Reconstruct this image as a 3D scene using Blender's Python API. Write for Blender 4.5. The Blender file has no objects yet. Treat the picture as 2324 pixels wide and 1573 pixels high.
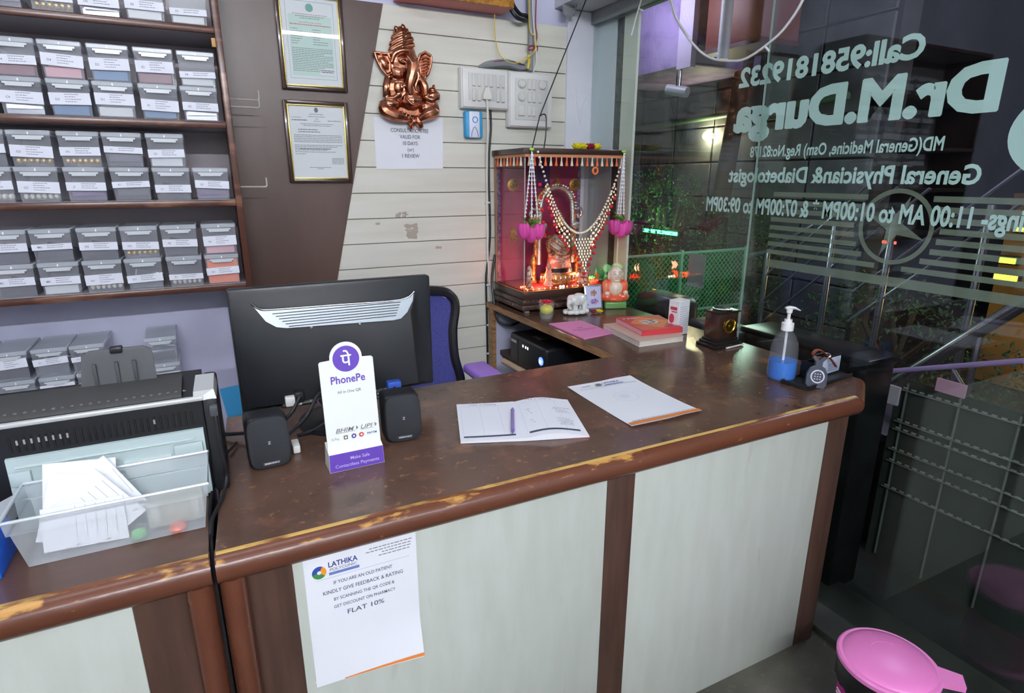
import bpy, bmesh, math, random
from math import sin, cos, pi, radians
from mathutils import Matrix, Vector
random.seed(7)
SC = bpy.context.scene
COL = SC.collection

# ---------------------------------------------------------------- camera
cd = bpy.data.cameras.new('camera'); cd.sensor_width = 36; cd.lens = 36*1331.2/2324; cd.clip_start = .01
cam = bpy.data.objects.new('camera', cd); COL.objects.link(cam)
cam.location = (0, 0, 1.35); cam.rotation_euler = (radians(90-16.13), 0, radians(-26.31))
SC.camera = cam
# ---------------------------------------------------------------- world, exposure
w = bpy.data.worlds.new('night'); SC.world = w; w.use_nodes = True
bg = w.node_tree.nodes['Background']; bg.inputs[0].default_value = (.02, .025, .035, 1); bg.inputs[1].default_value = .5
vs = SC.view_settings; vs.view_transform = 'Standard'; vs.look = 'None'; vs.gamma = 1; vs.use_curve_mapping = False
vs.exposure = 1.75
SC.cycles.transparent_max_bounces = 32; SC.cycles.max_bounces = 10; SC.cycles.caustics_reflective = False
SC.cycles.sample_clamp_indirect = 6
TUBE = 17.0      # emission of the ceiling tube lamps

# ---------------------------------------------------------------- helpers
def lin(c):
    return tuple(((v/255)/12.92 if v/255 <= .04045 else ((v/255+.055)/1.055)**2.4) for v in c)
MATS = {}
def M(name, col=(200, 200, 200), rough=.5, metal=0, spec=.5, alpha=1, emis=None, es=1, trans=0, ior=1.45,
      noise=None, bump=None, stretch=None, coat=0, rand=0, layers=None):
    """principled; noise=(scale, col2, lo, hi[, detail]); bump=(scale, strength); layers=[(scale, col, lo, hi), ...]; rand: per-object brightness"""
    if name in MATS: return MATS[name]
    m = bpy.data.materials.new(name); m.use_nodes = True; nt = m.node_tree; N = nt.nodes; K = nt.links
    p = N['Principled BSDF']; I = p.inputs
    I['Base Color'].default_value = lin(col)+(1,); I['Roughness'].default_value = rough; I['Metallic'].default_value = metal
    I['Specular IOR Level'].default_value = spec; I['Alpha'].default_value = alpha; I['Transmission Weight'].default_value = trans
    I['IOR'].default_value = ior; I['Coat Weight'].default_value = coat; I['Coat Roughness'].default_value = .08
    if emis: I['Emission Color'].default_value = lin(emis)+(1,); I['Emission Strength'].default_value = es
    src = None; co = None
    if noise or bump or layers:
        tc = N.new('ShaderNodeTexCoord'); mp = N.new('ShaderNodeMapping'); K.new(tc.outputs['Object'], mp.inputs[0])
        if stretch: mp.inputs['Scale'].default_value = stretch
        co = mp.outputs[0]
    def layer(src, base, sc, c2, lo, hi, det=4, seed=0):
        n = N.new('ShaderNodeTexNoise'); n.inputs['Scale'].default_value = sc; n.inputs['Detail'].default_value = det
        K.new(co, n.inputs['Vector'])
        r = N.new('ShaderNodeMapRange'); r.inputs[1].default_value = lo; r.inputs[2].default_value = hi; K.new(n.outputs[0], r.inputs[0])
        x = N.new('ShaderNodeMix'); x.data_type = 'RGBA'; K.new(r.outputs[0], x.inputs[0])
        if src: K.new(src, x.inputs[6])
        else: x.inputs[6].default_value = lin(base)+(1,)
        x.inputs[7].default_value = lin(c2)+(1,)
        return x.outputs[2]
    for ly in ([noise] if noise else [])+(layers or []): src = layer(src, col, *ly)
    if rand:
        oi = N.new('ShaderNodeObjectInfo'); r = N.new('ShaderNodeMapRange'); K.new(oi.outputs['Random'], r.inputs[0])
        r.inputs[3].default_value = 1-rand; r.inputs[4].default_value = 1+rand*.4
        h = N.new('ShaderNodeHueSaturation'); K.new(r.outputs[0], h.inputs['Value'])
        if src: K.new(src, h.inputs['Color'])
        else: h.inputs['Color'].default_value = lin(col)+(1,)
        src = h.outputs[0]
    if src: K.new(src, I['Base Color'])
    if bump:
        n = N.new('ShaderNodeTexNoise'); n.inputs['Scale'].default_value = bump[0]; n.inputs['Detail'].default_value = 3; K.new(co, n.inputs['Vector'])
        b = N.new('ShaderNodeBump'); b.inputs['Strength'].default_value = bump[1]; b.inputs['Distance'].default_value = .004
        K.new(n.outputs[0], b.inputs['Height']); K.new(b.outputs[0], I['Normal'])
    MATS[name] = m
    return m
def pane_mat(name, tint=(240, 250, 246), ior=1.35, rough=0.0):
    if name in MATS: return MATS[name]
    m = bpy.data.materials.new(name); m.use_nodes = True; nt = m.node_tree; N = nt.nodes; K = nt.links
    N.remove(N['Principled BSDF']); o = N['Material Output']
    t = N.new('ShaderNodeBsdfTransparent'); t.inputs[0].default_value = lin(tint)+(1,)
    g = N.new('ShaderNodeBsdfGlossy'); g.inputs['Roughness'].default_value = rough
    f = N.new('ShaderNodeFresnel'); ge = N.new('ShaderNodeNewGeometry'); r = N.new('ShaderNodeMapRange')   # same reflectance on both faces of a thin pane
    r.inputs[3].default_value = ior; r.inputs[4].default_value = 1/ior; K.new(ge.outputs['Backfacing'], r.inputs[0]); K.new(r.outputs[0], f.inputs[0])
    x = N.new('ShaderNodeMixShader'); K.new(f.outputs[0], x.inputs[0]); K.new(t.outputs[0], x.inputs[1]); K.new(g.outputs[0], x.inputs[2]); K.new(x.outputs[0], o.inputs[0])
    MATS[name] = m
    return m

class B:
    """bmesh collector"""
    def __init__(s): s.b = bmesh.new()
    def poly(s, pts, ex=None):
        """flat polygon, optionally extruded by vector ex"""
        b = s.b; pts = [Vector(p) for p in pts]
        v = [b.verts.new(p) for p in pts]
        if ex is None: b.faces.new(v); return s
        ex = Vector(ex); u = [b.verts.new(p+ex) for p in pts]; n = len(v)
        b.faces.new(v[::-1]); b.faces.new(u)
        for i in range(n): b.faces.new((v[i], v[(i+1) % n], u[(i+1) % n], u[i]))
        return s
    def box(s, x0, x1, y0, y1, z0, z1, bev=0, seg=2, T=None):
        r = bmesh.ops.create_cube(s.b, size=1)['verts']
        mt = Matrix.Translation(((x0+x1)/2, (y0+y1)/2, (z0+z1)/2)) @ Matrix.Diagonal((x1-x0, y1-y0, z1-z0, 1))
        bmesh.ops.transform(s.b, matrix=mt, verts=r)
        if bev:
            ed = list({e for v in r for e in v.link_edges})
            q = bmesh.ops.bevel(s.b, geom=ed, offset=bev, segments=seg, profile=.5, affect='EDGES')
            r = list({v for f in q['faces'] for v in f.verts} | {v for v in r if v.is_valid})
        if T: bmesh.ops.transform(s.b, matrix=T, verts=r)
        return s
    def ring(s, rows, close=True, cap=True):
        """loft between rows of points"""
        b = s.b; R = [[b.verts.new(p) for p in row] for row in rows]; n = len(R[0])
        for i in range(len(R)-1):
            for j in range(n if close else n-1):
                k = (j+1) % n
                try: b.faces.new((R[i][j], R[i][k], R[i+1][k], R[i+1][j]))
                except ValueError: pass
        if cap and close:
            b.faces.new(R[0][::-1]); b.faces.new(R[-1])
        return s
    def tube(s, pts, r, n=8, cap=True, flat=1):
        pts = [Vector(p) for p in pts]; rr = r if isinstance(r, (list, tuple)) else [r]*len(pts)
        t0 = (pts[1]-pts[0]).normalized(); up = Vector((0, 0, 1)) if abs(t0.z) < .9 else Vector((0, 1, 0))
        a = t0.cross(up).normalized(); rows = []
        for i, p in enumerate(pts):
            t = (pts[min(i+1, len(pts)-1)]-pts[max(i-1, 0)]).normalized()
            a = (a-t*a.dot(t)).normalized(); c = t.cross(a)
            rows.append([p+a*cos(2*pi*j/n)*rr[i]+c*sin(2*pi*j/n)*rr[i]*flat for j in range(n)])
        return s.ring(rows, cap=cap)
    def cyl(s, p0, p1, r, r1=None, n=16): return s.tube([p0, p1], [r, r if r1 is None else r1], n)
    def lathe(s, prof, c=(0, 0, 0), n=20, cap=True, T=None):
        rows = [[Vector((c[0]+r*cos(2*pi*j/n), c[1]+r*sin(2*pi*j/n), c[2]+z)) for j in range(n)] for r, z in prof]
        if T: rows = [[T @ p for p in row] for row in rows]
        return s.ring(rows, cap=cap)
    def ell(s, c, r, T=None, u=14, v=8):
        r = (r, r, r) if not isinstance(r, (tuple, list)) else r
        q = bmesh.ops.create_uvsphere(s.b, u_segments=u, v_segments=v, radius=1)['verts']
        m = Matrix.Translation(c) @ (T or Matrix()) @ Matrix.Diagonal((*r, 1))
        bmesh.ops.transform(s.b, matrix=m, verts=q); return s
    def raw(s, vs, fs, T=None):
        vv = [s.b.verts.new((T @ Vector(p)) if T else p) for p in vs]
        for f in fs:
            try: s.b.faces.new([vv[i] for i in f])
            except ValueError: pass
        return s
    def text(s, st, T, size=1, align='c', off=0, thick=0, sx=1, width=None, shear=0):
        v, f = glyphs(st, off, shear)
        if not v: return s
        x0 = min(p[0] for p in v); x1 = max(p[0] for p in v)
        if width: sx = width/((x1-x0)*size)
        dx = {'l': x0, 'c': (x0+x1)/2, 'r': x1}[align]
        return s.raw([((p[0]-dx)*size*sx, p[1]*size, 0) for p in v], f, T)
_G = {}
def glyphs(st, off=0, shear=0):
    k = (st, off, shear)
    if k not in _G:
        c = bpy.data.curves.new('t', 'FONT'); c.body = st; c.size = 1; c.resolution_u = 3; c.offset = off; c.shear = shear
        o = bpy.data.objects.new('t', c); m = o.to_mesh()
        _G[k] = ([tuple(v.co) for v in m.vertices], [tuple(p.vertices) for p in m.polygons])
        o.to_mesh_clear(); bpy.data.objects.remove(o); bpy.data.curves.remove(c)
    return _G[k]
def mesh(b, mt, smooth=True, name='m', ang=38):
    bm = b.b if isinstance(b, B) else b
    bmesh.ops.recalc_face_normals(bm, faces=bm.faces)
    if smooth:
        a = radians(ang)
        for f in bm.faces: f.smooth = True
        for e in bm.edges:
            if len(e.link_faces) == 2 and e.calc_face_angle(0) > a: e.smooth = False
    me = bpy.data.meshes.new(name); bm.to_mesh(me); bm.free(); me.materials.append(mt)
    return me
def obj(name, b, mt, parent=None, smooth=True, ang=38):
    me = b if isinstance(b, bpy.types.Mesh) else mesh(b, mt, smooth, name, ang)
    o = bpy.data.objects.new(name, me); COL.objects.link(o)
    if parent: o.parent = parent
    return o
def tag(o, label, cat, group=None):
    o['label'] = label; o['category'] = cat
    if group: o['group'] = group
    return o
def thing(name, label, cat, loc=(0, 0, 0), rz=0, group=None, rot=None):
    o = bpy.data.objects.new(name, None); COL.objects.link(o); o.location = loc; o.rotation_euler = rot or (0, 0, rz)
    o.empty_display_size = .05
    return tag(o, label, cat, group)
def struct(name, b, mt, parent=None, smooth=True, label=None):
    o = obj(name, b, mt, parent, smooth)
    if not parent: o['kind'] = 'structure'
    if label: o['label'] = label
    return o
def TR(x, y, z, rx=0, ry=0, rz=0):
    return Matrix.Translation((x, y, z)) @ Matrix.Rotation(rz, 4, 'Z') @ Matrix.Rotation(ry, 4, 'Y') @ Matrix.Rotation(rx, 4, 'X')
def spline(pts, n=8):
    """catmull-rom"""
    P = [Vector(p) for p in pts]; P = [P[0]*2-P[1]]+P+[P[-1]*2-P[-2]]; out = []
    for i in range(1, len(P)-2):
        a, b, c, d = P[i-1:i+3]
        for j in range(n):
            t = j/n
            out.append(.5*((2*b)+(c-a)*t+(2*a-5*b+4*c-d)*t*t+(3*b-a-3*c+d)*t**3))
    return out+[P[-2]]
FRONT = lambda x, y, z: TR(x, y, z, rx=pi/2)      # text plane standing up, read from -Y
FLAT = lambda x, y, z, rz=0: TR(x, y, z, rz=rz)   # text plane lying flat
def remesh(o, vox, sub=0):
    m = o.modifiers.new('r', 'REMESH'); m.mode = 'VOXEL'; m.voxel_size = vox; m.use_smooth_shade = True
    s = o.modifiers.new('s', 'SMOOTH'); s.factor = .5; s.iterations = 2+sub
    return o
# ================================================================ lamps of the room, some added as fill
def tube_lamp(loc, rz, label, ln=1.2, e=TUBE):
    t = thing('tube_light', label, 'lamp', loc, rz, 'ceiling tube lights')
    obj('batten', B().box(-ln/2-.02, ln/2+.02, -.03, .03, .03, .07, .006), M('lamp white', (235, 235, 235), .4), t)
    for s in (-1, 1): obj('end_cap', B().box(s*ln/2-.012, s*ln/2+.012, -.02, .02, -.02, .032, .004), MATS['lamp white'], t)
    obj('tube', B().cyl((-ln/2, 0, 0), (ln/2, 0, 0), .016, n=12), M('tube glow %.1f' % e, (255, 255, 255), emis=(244, 248, 255), es=e), t)
ZC = 2.62
tube_lamp((-.35, -1.75, ZC-.07), 0, 'white ceiling tube light over the waiting side, left one', e=TUBE*8)
tube_lamp((.95, -1.75, ZC-.07), 0, 'white ceiling tube light over the waiting side, right one', e=TUBE*3.2)
tube_lamp((-.35, .75, ZC-.07), 0, 'added white fill tube light above the counter', e=TUBE*.8)  # fill lamp added to brighten the back wall and shelf
tube_lamp((-.9, 1.45, ZC-.07), pi/2, 'added white fill tube light beside the medicine shelves', e=TUBE*.15)  # weak fill lamp added near the shelves, no real tube here

# ================================================================ materials shared
cream = M('cream laminate', (192, 198, 189), .42, noise=(3, (185, 190, 180), .35, .7), stretch=(9, 9, 1.6), bump=(160, .05),
          layers=[(2.1, (176, 166, 150), .69, .8)])
plankm = M('plank laminate', (222, 221, 209), .45, noise=(2.5, (212, 209, 196), .4, .75), stretch=(1, 1, 9), bump=(120, .05), rand=.045)
brown = M('brown laminate', (92, 71, 62), .33, noise=(6, (80, 60, 52), .35, .65), stretch=(1, 1, .25), bump=(220, .04))
stile_m = M('dark stile laminate', (80, 56, 46), .4, noise=(8, (64, 44, 36), .35, .65), stretch=(6, 6, .6), bump=(220, .05))
topm = M('brown counter laminate', (98, 74, 62), .2, noise=(5, (84, 62, 51), .35, .65), bump=(300, .015),
         layers=[(7, (104, 76, 65), .52, .75, 8), (11, (126, 88, 68), .57, .78, 14), (60, (148, 102, 74), .62, .76, 10), (16, (66, 48, 43), .6, .8, 8)])
nosem = M('worn wood nosing', (100, 58, 40), .27, noise=(5, (86, 48, 34), .3, .7), stretch=(.5, 1, 1),
          layers=[(60, (150, 102, 60), .68, .76, 8), (9, (70, 40, 28), .62, .78, 6)], bump=(60, .12))
rimm = M('worn raw edge', (206, 168, 92), .4, noise=(26, (116, 70, 44), .5, .62, 8), stretch=(.4, 1, 1))
rimm2 = M('scuffed edge', (98, 57, 39), .3, noise=(34, (188, 140, 76), .53, .62, 10), stretch=(.6, 1.5, 1.5))
white_w = M('white paint', (222, 224, 232), .6, noise=(3, (208, 210, 222), .45, .75), bump=(40, .03))
lilac = M('lilac white paint', (204, 206, 230), .55, noise=(3, (184, 184, 208), .4, .7))
black_p = M('black plastic', (26, 27, 30), .42, bump=(900, .05))
white_p = M('white plastic', (224, 224, 220), .35)
chrome = M('steel', (200, 200, 205), .22, 1)
ink = M('black ink', (38, 38, 46), .7)
grey_ink = M('grey ink', (120, 120, 130), .7)
paper = M('white paper', (232, 234, 240), .75, bump=(30, .02))
gold_m = M('gold', (214, 170, 74), .28, 1)

# ================================================================ room shell
XG, YB = 1.62, 2.47
f = struct('floor', B().box(-2.6, 1.5, -2.6, 2.6, -.05, 0), M('floor stone', (92, 90, 80), .38, noise=(7, (70, 68, 60), .35, .65), layers=[(30, (110, 106, 92), .6, .75), (2.2, (58, 56, 50), .55, .8)]))
struct('ceiling', B().box(-2.6, 1.75, -2.6, 2.6, ZC, ZC+.05), white_w)
struct('wall_left', B().box(-2.65, -2.6, -2.6, 2.6, 0, ZC), white_w)
struct('wall_front', B().box(-2.6, 1.75, -2.65, -2.6, 0, ZC), M('pale wall', (205, 204, 200), .6))
struct('wall_right', B().box(1.6, 1.75, -2.6, -.5, 0, ZC), white_w)
wb = struct('wall_back', B().box(-2.6, 1.75, YB+.006, YB+.15, 0, ZC), lilac)
# planks of the cladding, each one a board; grooves between them
zt = 1.895
zs = [1.985, zt]+[zt-.1015*i for i in range(1, 18)]+[0.06]
for i in range(len(zs)-1):
    z1, z0 = zs[i]-.0014, zs[i+1]+.0014
    if z1 > 1.79 and z0 < 1.79:  # boards cut for the switch boards run on both sides all the same
        pass
    obj('plank', B().box(.1, 1.488, YB-.006, YB+.006, z0, z1, .0012, 1), plankm, wb)
obj('groove_backing', B().box(.1, 1.486, YB+.001, YB+.0065, .06, 1.98), M('groove shadow gap', (110, 104, 92), .8), wb)
# glue marks left on the planks
rs = random.Random(3)
mk = B()
for cx, cz, wx, hz, n in ((.70, 1.198, .045, .010, 9), (.742, 1.128, .03, .035, 60), (.60, 1.16, .02, .008, 3), (.86, 1.05, .012, .008, 3)):
    for i in range(n):
        x = cx+rs.uniform(-wx, wx)*.75; z = cz+rs.uniform(-hz, hz)*.8; a = rs.uniform(.003, .012); c = rs.uniform(.002, .006)
        mk.poly([(x-a, YB-.0064-i*1e-5, z-c), (x+a*.8, YB-.0064-i*1e-5, z-c*1.2), (x+a, YB-.0064-i*1e-5, z+c), (x-a*.7, YB-.0064-i*1e-5, z+c*.8)])
obj('glue_residue', mk, M('glue residue', (178, 166, 152), .8), wb)
# slanted brown laminate board over the planks
struct('wall_panel', B().poly([(.0, YB-.012, .2), (.235, YB-.012, .2), (.669, YB-.012, 1.982), (.0, YB-.012, 1.982)], (0, .0055, 0)), brown, label='slanted brown laminate board on the back wall')
struct('trim_1', B().box(1.488, XG+.06, YB-.018, YB+.006, 0, 2.05, .003), white_w, label='white painted strip in the corner beside the glass')
# header over the glass, soffit
struct('trim_2', B().box(1.606, 1.66, -.5, YB, 2.0, 2.05, .002), M('aluminium header', (150, 156, 156), .4, .3), label='grey metal header above the glass')
struct('trim_3', B().box(1.43, 1.75, -2.6, YB+.006, 2.052, ZC), M('soffit paint', (196, 198, 204), .6), label='painted soffit above the glass')
# sill under the glass
struct('trim_4', B().box(1.5, 1.76, -2.6, 2.6, -.05, .022, .004), M('sill stone', (76, 77, 72), .45, noise=(6, (54, 56, 52), .35, .65)), label='grey stone sill under the glass')
glass = pane_mat('window glass', (245, 250, 248), 1.52)
w1 = struct('window_1', B().box(XG, XG+.008, 1.437, YB-.018, .022, 2.0), glass, smooth=False, label='fixed clear glass pane beside the corner')
w2 = struct('window_2', B().box(XG-.014, XG-.006, -.5, 1.447, .022, 2.0), glass, smooth=False, label='large clear glass pane with lettering')
gedge = M('glass edge', (168, 190, 182), .15, spec=.8)
obj('pane_edge', B().box(XG-.0138, XG-.0062, 1.4471, 1.4485, .03, 1.995), gedge, w2)

# ================================================================ frosted vinyl on the glass (read from outside)
vin = M('frosted vinyl lettering', (222, 246, 242), .55)
def gtext(st, y0, y1, z, size, off, name='lettering', shear=0, par=w2, fat=0):
    # right end in the picture = start of the text = small y
    T = Matrix.Translation((XG+.0095, y0, z)) @ Matrix(((0, 0, 1, 0), (1, 0, 0, 0), (0, 1, 0, 0), (0, 0, 0, 1)))
    b = B()
    for i, (dy, dz) in enumerate(((0, 0), (fat, 0), (-fat, 0), (0, fat), (0, -fat)) if fat else ((0, 0),)):   # heavy cut letters
        b.text(st, Matrix.Translation((i*.00004, dy, dz)) @ T, size, 'l', off, width=y1-y0, shear=shear)
    obj(name, b, vin, par, smooth=False)
k = XG/1.605
Zg = lambda z: 1.35+(z-1.35)*k
gtext('Call:9581819232', .975*k, 1.561*k, Zg(1.636), .08, .026, fat=.0012)
gtext('Dr.M.Durga', .790*k, 1.566*k, Zg(1.500), .142, .04, fat=.0024)
gtext('MD(General Medicine, Osm) Reg.No:82178', .888*k, 1.484*k, Zg(1.413), .047, .025)
gtext('General Physician& Diabetologist', .793*k, 1.567*k, Zg(1.334), .064, .03)
gtext('Timings- 11:00 AM to 01:00PM * & 07:00PM to 09:30PM', .615*k, 1.661*k, Zg(1.233), .069, .03)
# round sign cut by the frame edge
T = Matrix.Translation((XG+.0095, .62*k, Zg(1.44))) @ Matrix(((0, 0, 1, 0), (1, 0, 0, 0), (0, 1, 0, 0), (0, 0, 0, 1)))
obj('vinyl_disc', B().poly([T @ Vector((.138*cos(a*pi/24), .105*sin(a*pi/24), 0)) for a in range(48)]), vin, w2, smooth=False)
# frosted stripe band with the ring emblem
fr = M('frosted stripe film', (150, 156, 138), .6, alpha=.72)
ry, rz_, rr = .972*k, Zg(1.222), .102
ys0, ys1 = .45, 1.371*k
for i in range(9):
    z0 = Zg(1.304)-i*.0262; h = .0145 if i < 8 else .026
    if i == 8: z0 -= .006
    def seg(a, b):
        obj('frosted_stripe', B().poly([(XG+.0105, a, z0), (XG+.0105, b, z0), (XG+.0105, b, z0-h), (XG+.0105, a, z0-h)]), fr, w2, smooth=False)
    dz = abs(z0-h/2-rz_)
    if dz < rr+.012:
        c = math.sqrt((rr+.012)**2-dz*dz); seg(ys0, ry-c); seg(ry+c, ys1)
    else: seg(ys0, ys1)
def ringpoly(r0, r1, a0=0, a1=2*pi, n=40):
    b = B()
    for i in range(n):
        a = a0+(a1-a0)*i/n; c = a0+(a1-a0)*(i+1)/n
        b.poly([(XG+.0107, ry+r0*cos(a), rz_+r0*sin(a)), (XG+.0107, ry+r1*cos(a), rz_+r1*sin(a)), (XG+.0107, ry+r1*cos(c), rz_+r1*sin(c)), (XG+.0107, ry+r0*cos(c), rz_+r0*sin(c))])
    return b
obj('emblem_ring', ringpoly(.088, .1), fr, w2, smooth=False)
st = B()
pts = []
for i in range(8):   # four-pointed compass star
    a = pi/2+i*pi/4+.35; r = (.086 if i % 2 == 0 else .022); pts.append((XG+.0107, ry+r*cos(a), rz_+r*sin(a)))
st.poly(pts)
obj('emblem_star', st, fr, w2, smooth=False)

# ================================================================ reception counter
ZT = .793
rc = thing('reception_counter', 'L-shaped brown topped reception counter with cream front panels', 'counter', (0, 0, 0))
top = [(-.065, .9), (1.462, .9), (1.6, .992), (1.6, 2.45), (1.083, 2.45), (1.109, 1.479), (-.035, 1.479)]
obj('countertop', B().poly([(x, y, ZT-.024) for x, y in top], (0, 0, .024)), topm, rc)
obj('inner_edge_strip', B().box(-.035, 1.112, 1.478, 1.4825, ZT-.026, ZT-.0015), M('raw plywood edge', (168, 128, 88), .6, noise=(14, (128, 92, 62), .4, .65), stretch=(1, 1, 5)), rc)
obj('inner_edge_strip', B().poly([(1.109, 1.482, ZT-.026), (1.083, 2.45, ZT-.026), (1.079, 2.45, ZT-.026), (1.105, 1.482, ZT-.026)], (0, 0, .0245)), MATS['raw plywood edge'], rc)
def nose(x0, x1):
    n = 10; rows = []
    for x in (x0, x1):
        rows.append([(x, .902-.024*sin(pi*j/n), .742+.0255*(1+cos(pi*j/n))) for j in range(n+1)]+[(x, .91, .742), (x, .91, .7925)])
    return B().ring(rows)
obj('nosing', nose(-.066, 1.462), nosem, rc)
def worn(x0, x1, a0, a1):
    return B().ring([[(x, .902-.0244*sin(a), .742+.0255+.0259*cos(a)) for a in [a0+(a1-a0)*j/4 for j in range(5)]] for x in (x0, x1)], close=False)
obj('worn_edge', worn(-.064, 1.46, -.12, .26), rimm, rc); obj('scuffed_edge', worn(-.064, .75, .26, .95), rimm2, rc)
n = 10; rows = []
d = Vector((.138, .09, 0)).normalized(); nrm = Vector((d.y, -d.x, 0))
for base in (Vector((1.462, .902, 0)), Vector((1.602, .993, 0))):
    rows.append([base+nrm*.024*sin(pi*j/n)+Vector((0, 0, .742+.0255*(1+cos(pi*j/n)))) for j in range(n+1)]+[base-nrm*.008+Vector((0, 0, .742)), base-nrm*.008+Vector((0, 0, .7925))])
obj('corner_nosing', B().ring(rows), nosem, rc)
def vpost(x0, x1):
    n = 10; c = (x0+x1)/2; h = (x1-x0)/2
    sec = [(c-h*cos(pi*j/n), .905-.024*sin(pi*j/n)) for j in range(n+1)]
    return B().ring([[(x, y, z) for x, y in sec]+[(x1, .93, z), (x0, .93, z)] for z in (0, .75)])
obj('corner_post', vpost(-.066, -.026), nosem, rc)
obj('stile', B().box(-.026, .043, .922, .94, 0, .745), stile_m, rc)
obj('front_panel', B().box(.043, .682, .9185, .94, .0, .745, .001), cream, rc)
obj('stile', B().box(.682, .755, .9165, .94, 0, .745, .001), stile_m, rc)
obj('front_panel', B().box(.755, 1.392, .9185, .94, .0, .745, .001), cream, rc)
obj('end_stile', B().box(1.392, 1.472, .9165, .94, 0, .745, .001), stile_m, rc)
obj('end_panel', B().box(1.47, 1.482, .94, 1.46, 0, .768), stile_m, rc)
obj('side_panel', B().box(-.06, -.045, .93, 1.45, 0, .768), stile_m, rc)
obj('back_panel', B().box(1.1, 1.59, 2.395, 2.41, 0, .768), lilac, rc)
obj('panel_edge', B().box(1.083, 1.1, 2.39, 2.43, 0, .768), MATS['raw plywood edge'], rc)
obj('under_shelf', B().box(1.12, 1.59, 1.52, 2.39, .55, .57), M('shelf under', (70, 50, 44), .5), rc)
obj('arm_side', B().box(1.585, 1.598, 1.46, 2.4, 0, .768), stile_m, rc)

lc = thing('side_counter', 'brown topped counter under the printer and plastic tray', 'counter')
obj('countertop', B().box(-1.7, -.0735, .9, 1.48, ZT-.024, ZT), M('brown side counter laminate', (94, 68, 57), .2, noise=(3, (80, 58, 48), .35, .65), stretch=(.6, 3, 1), bump=(300, .015), layers=[(11, (104, 76, 64), .62, .8, 6)]), lc)
obj('nosing', nose(-1.7, -.0725), nosem, lc)
obj('worn_edge', worn(-1.7, -.074, -.12, .26), rimm, lc); obj('scuffed_edge', worn(-1.7, -.074, .26, .95), rimm2, lc)
obj('corner_post', vpost(-.113, -.0725), nosem, lc)
obj('stile', B().box(-.186, -.113, .922, .94, 0, .745), stile_m, lc)
obj('front_panel', B().box(-1.7, -.186, .9185, .94, 0, .745, .001), cream, lc)
obj('side_panel', B().box(-.092, -.08, .93, 1.45, 0, .768), stile_m, lc)
# black strip closing the gap
tag(obj('power_cable', B().tube(spline([(-.02, 1.3, .80), (-.055, 1.2, .802), (-.0705, 1.06, .795), (-.0705, .97, .79), (-.0705, .915, .77), (-.0705, .905, .7), (-.0705, .905, .5), (-.0705, .905, .02)], 6), .003, 8), black_p), 'black power cable dropping into the gap between the two counters', 'cable')

# ================================================================ medicine shelves
ms = thing('medicine_shelf', 'brown wall shelf unit filled with clear medicine boxes', 'shelf')
shm = M('shelf edging', (86, 54, 44), .25, noise=(20, (128, 90, 70), .55, .7), stretch=(.3, 1, 1))
shin = M('shelf interior laminate', (160, 152, 156), .4)
SZ = [2.06, 1.793, 1.520, 1.279, 1.002]
obj('side_panel', B().box(.069, .083, 2.2, YB-.014, .975, 2.06), M('shelf side laminate', (98, 76, 68), .4), ms)
obj('edge_strip', B().box(.066, .086, 2.19, 2.2, .965, 2.06, .003), shm, ms)
obj('side_panel', B().box(-1.114, -1.1, 2.2, YB-.014, .975, 2.06), MATS['shelf side laminate'], ms)
for z in SZ:
    obj('shelf_board', B().box(-1.1, .069, 2.2, YB-.016, z-.02, z), shin, ms)
    obj('edge_strip', B().box(-1.1, .067, 2.188, 2.2, z-.022, z-.001, .004), shm, ms)
obj('back_panel', B().box(-1.1, .069, YB-.015, YB-.002, .975, 2.06), M('shelf back', (160, 150, 156), .45), ms)
obj('bracket', B().box(.055, .068, 2.194, 2.206, 1.735, 1.76, .001), M('pale wood block', (196, 150, 90), .6), ms)
# ================================================================ clear medicine boxes
clear = M('clear box plastic', (214, 218, 228), .12, spec=.7, alpha=.27)
lidm = M('clear lid plastic', (220, 226, 234), .14, spec=.9, alpha=.55)
latchm = M('clear latch plastic', (224, 230, 234), .16, spec=.9, alpha=.75)
labm = M('box label paper', (226, 228, 238), .7)
BW, BD, BH = .104, .2, .1
def shell(w, d, h):
    b = B(); t = .004
    lo = [(-w/2+t, t), (w/2-t, t), (w/2-t, d-t), (-w/2+t, d-t)]; hi = [(-w/2, 0), (w/2, 0), (w/2, d), (-w/2, d)]
    v = [b.b.verts.new((x, y, 0)) for x, y in lo]; u = [b.b.verts.new((x, y, h)) for x, y in hi]
    b.b.faces.new(v[::-1])
    for i in range(4): b.b.faces.new((v[i], v[(i+1) % 4], u[(i+1) % 4], u[i]))
    return b
me_body = mesh(shell(BW-.003, BD, BH-.01), clear, False)
lb = B().box(-BW/2, BW/2, -.002, BD+.002, BH-.016, BH-.001, .003, 1)
me_lid = mesh(lb, lidm)
me_latch = mesh(B().poly([(-.036, -.003, .084), (.036, -.003, .084), (.036, -.003, .079), (.03, -.003, .0785), (.03, -.003, .073), (-.03, -.003, .073), (-.03, -.003, .0785), (-.036, -.003, .079)], (0, -.003, 0)), latchm)
me_knob = mesh(B().box(-.0015, .0015, -.0028, -.0015, .087, .094), M('hinge tick', (236, 240, 244), .3))
def lab_mesh(h): return mesh(B().poly([(-.0495, -.0012, 0), (.0495, -.0012, 0), (.0495, -.0012, h), (-.0495, -.0012, h)], (0, .0005, 0)), labm, False)
me_lab = {h: lab_mesh(h) for h in (.018, .024, .032)}
me_lines = {}
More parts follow.
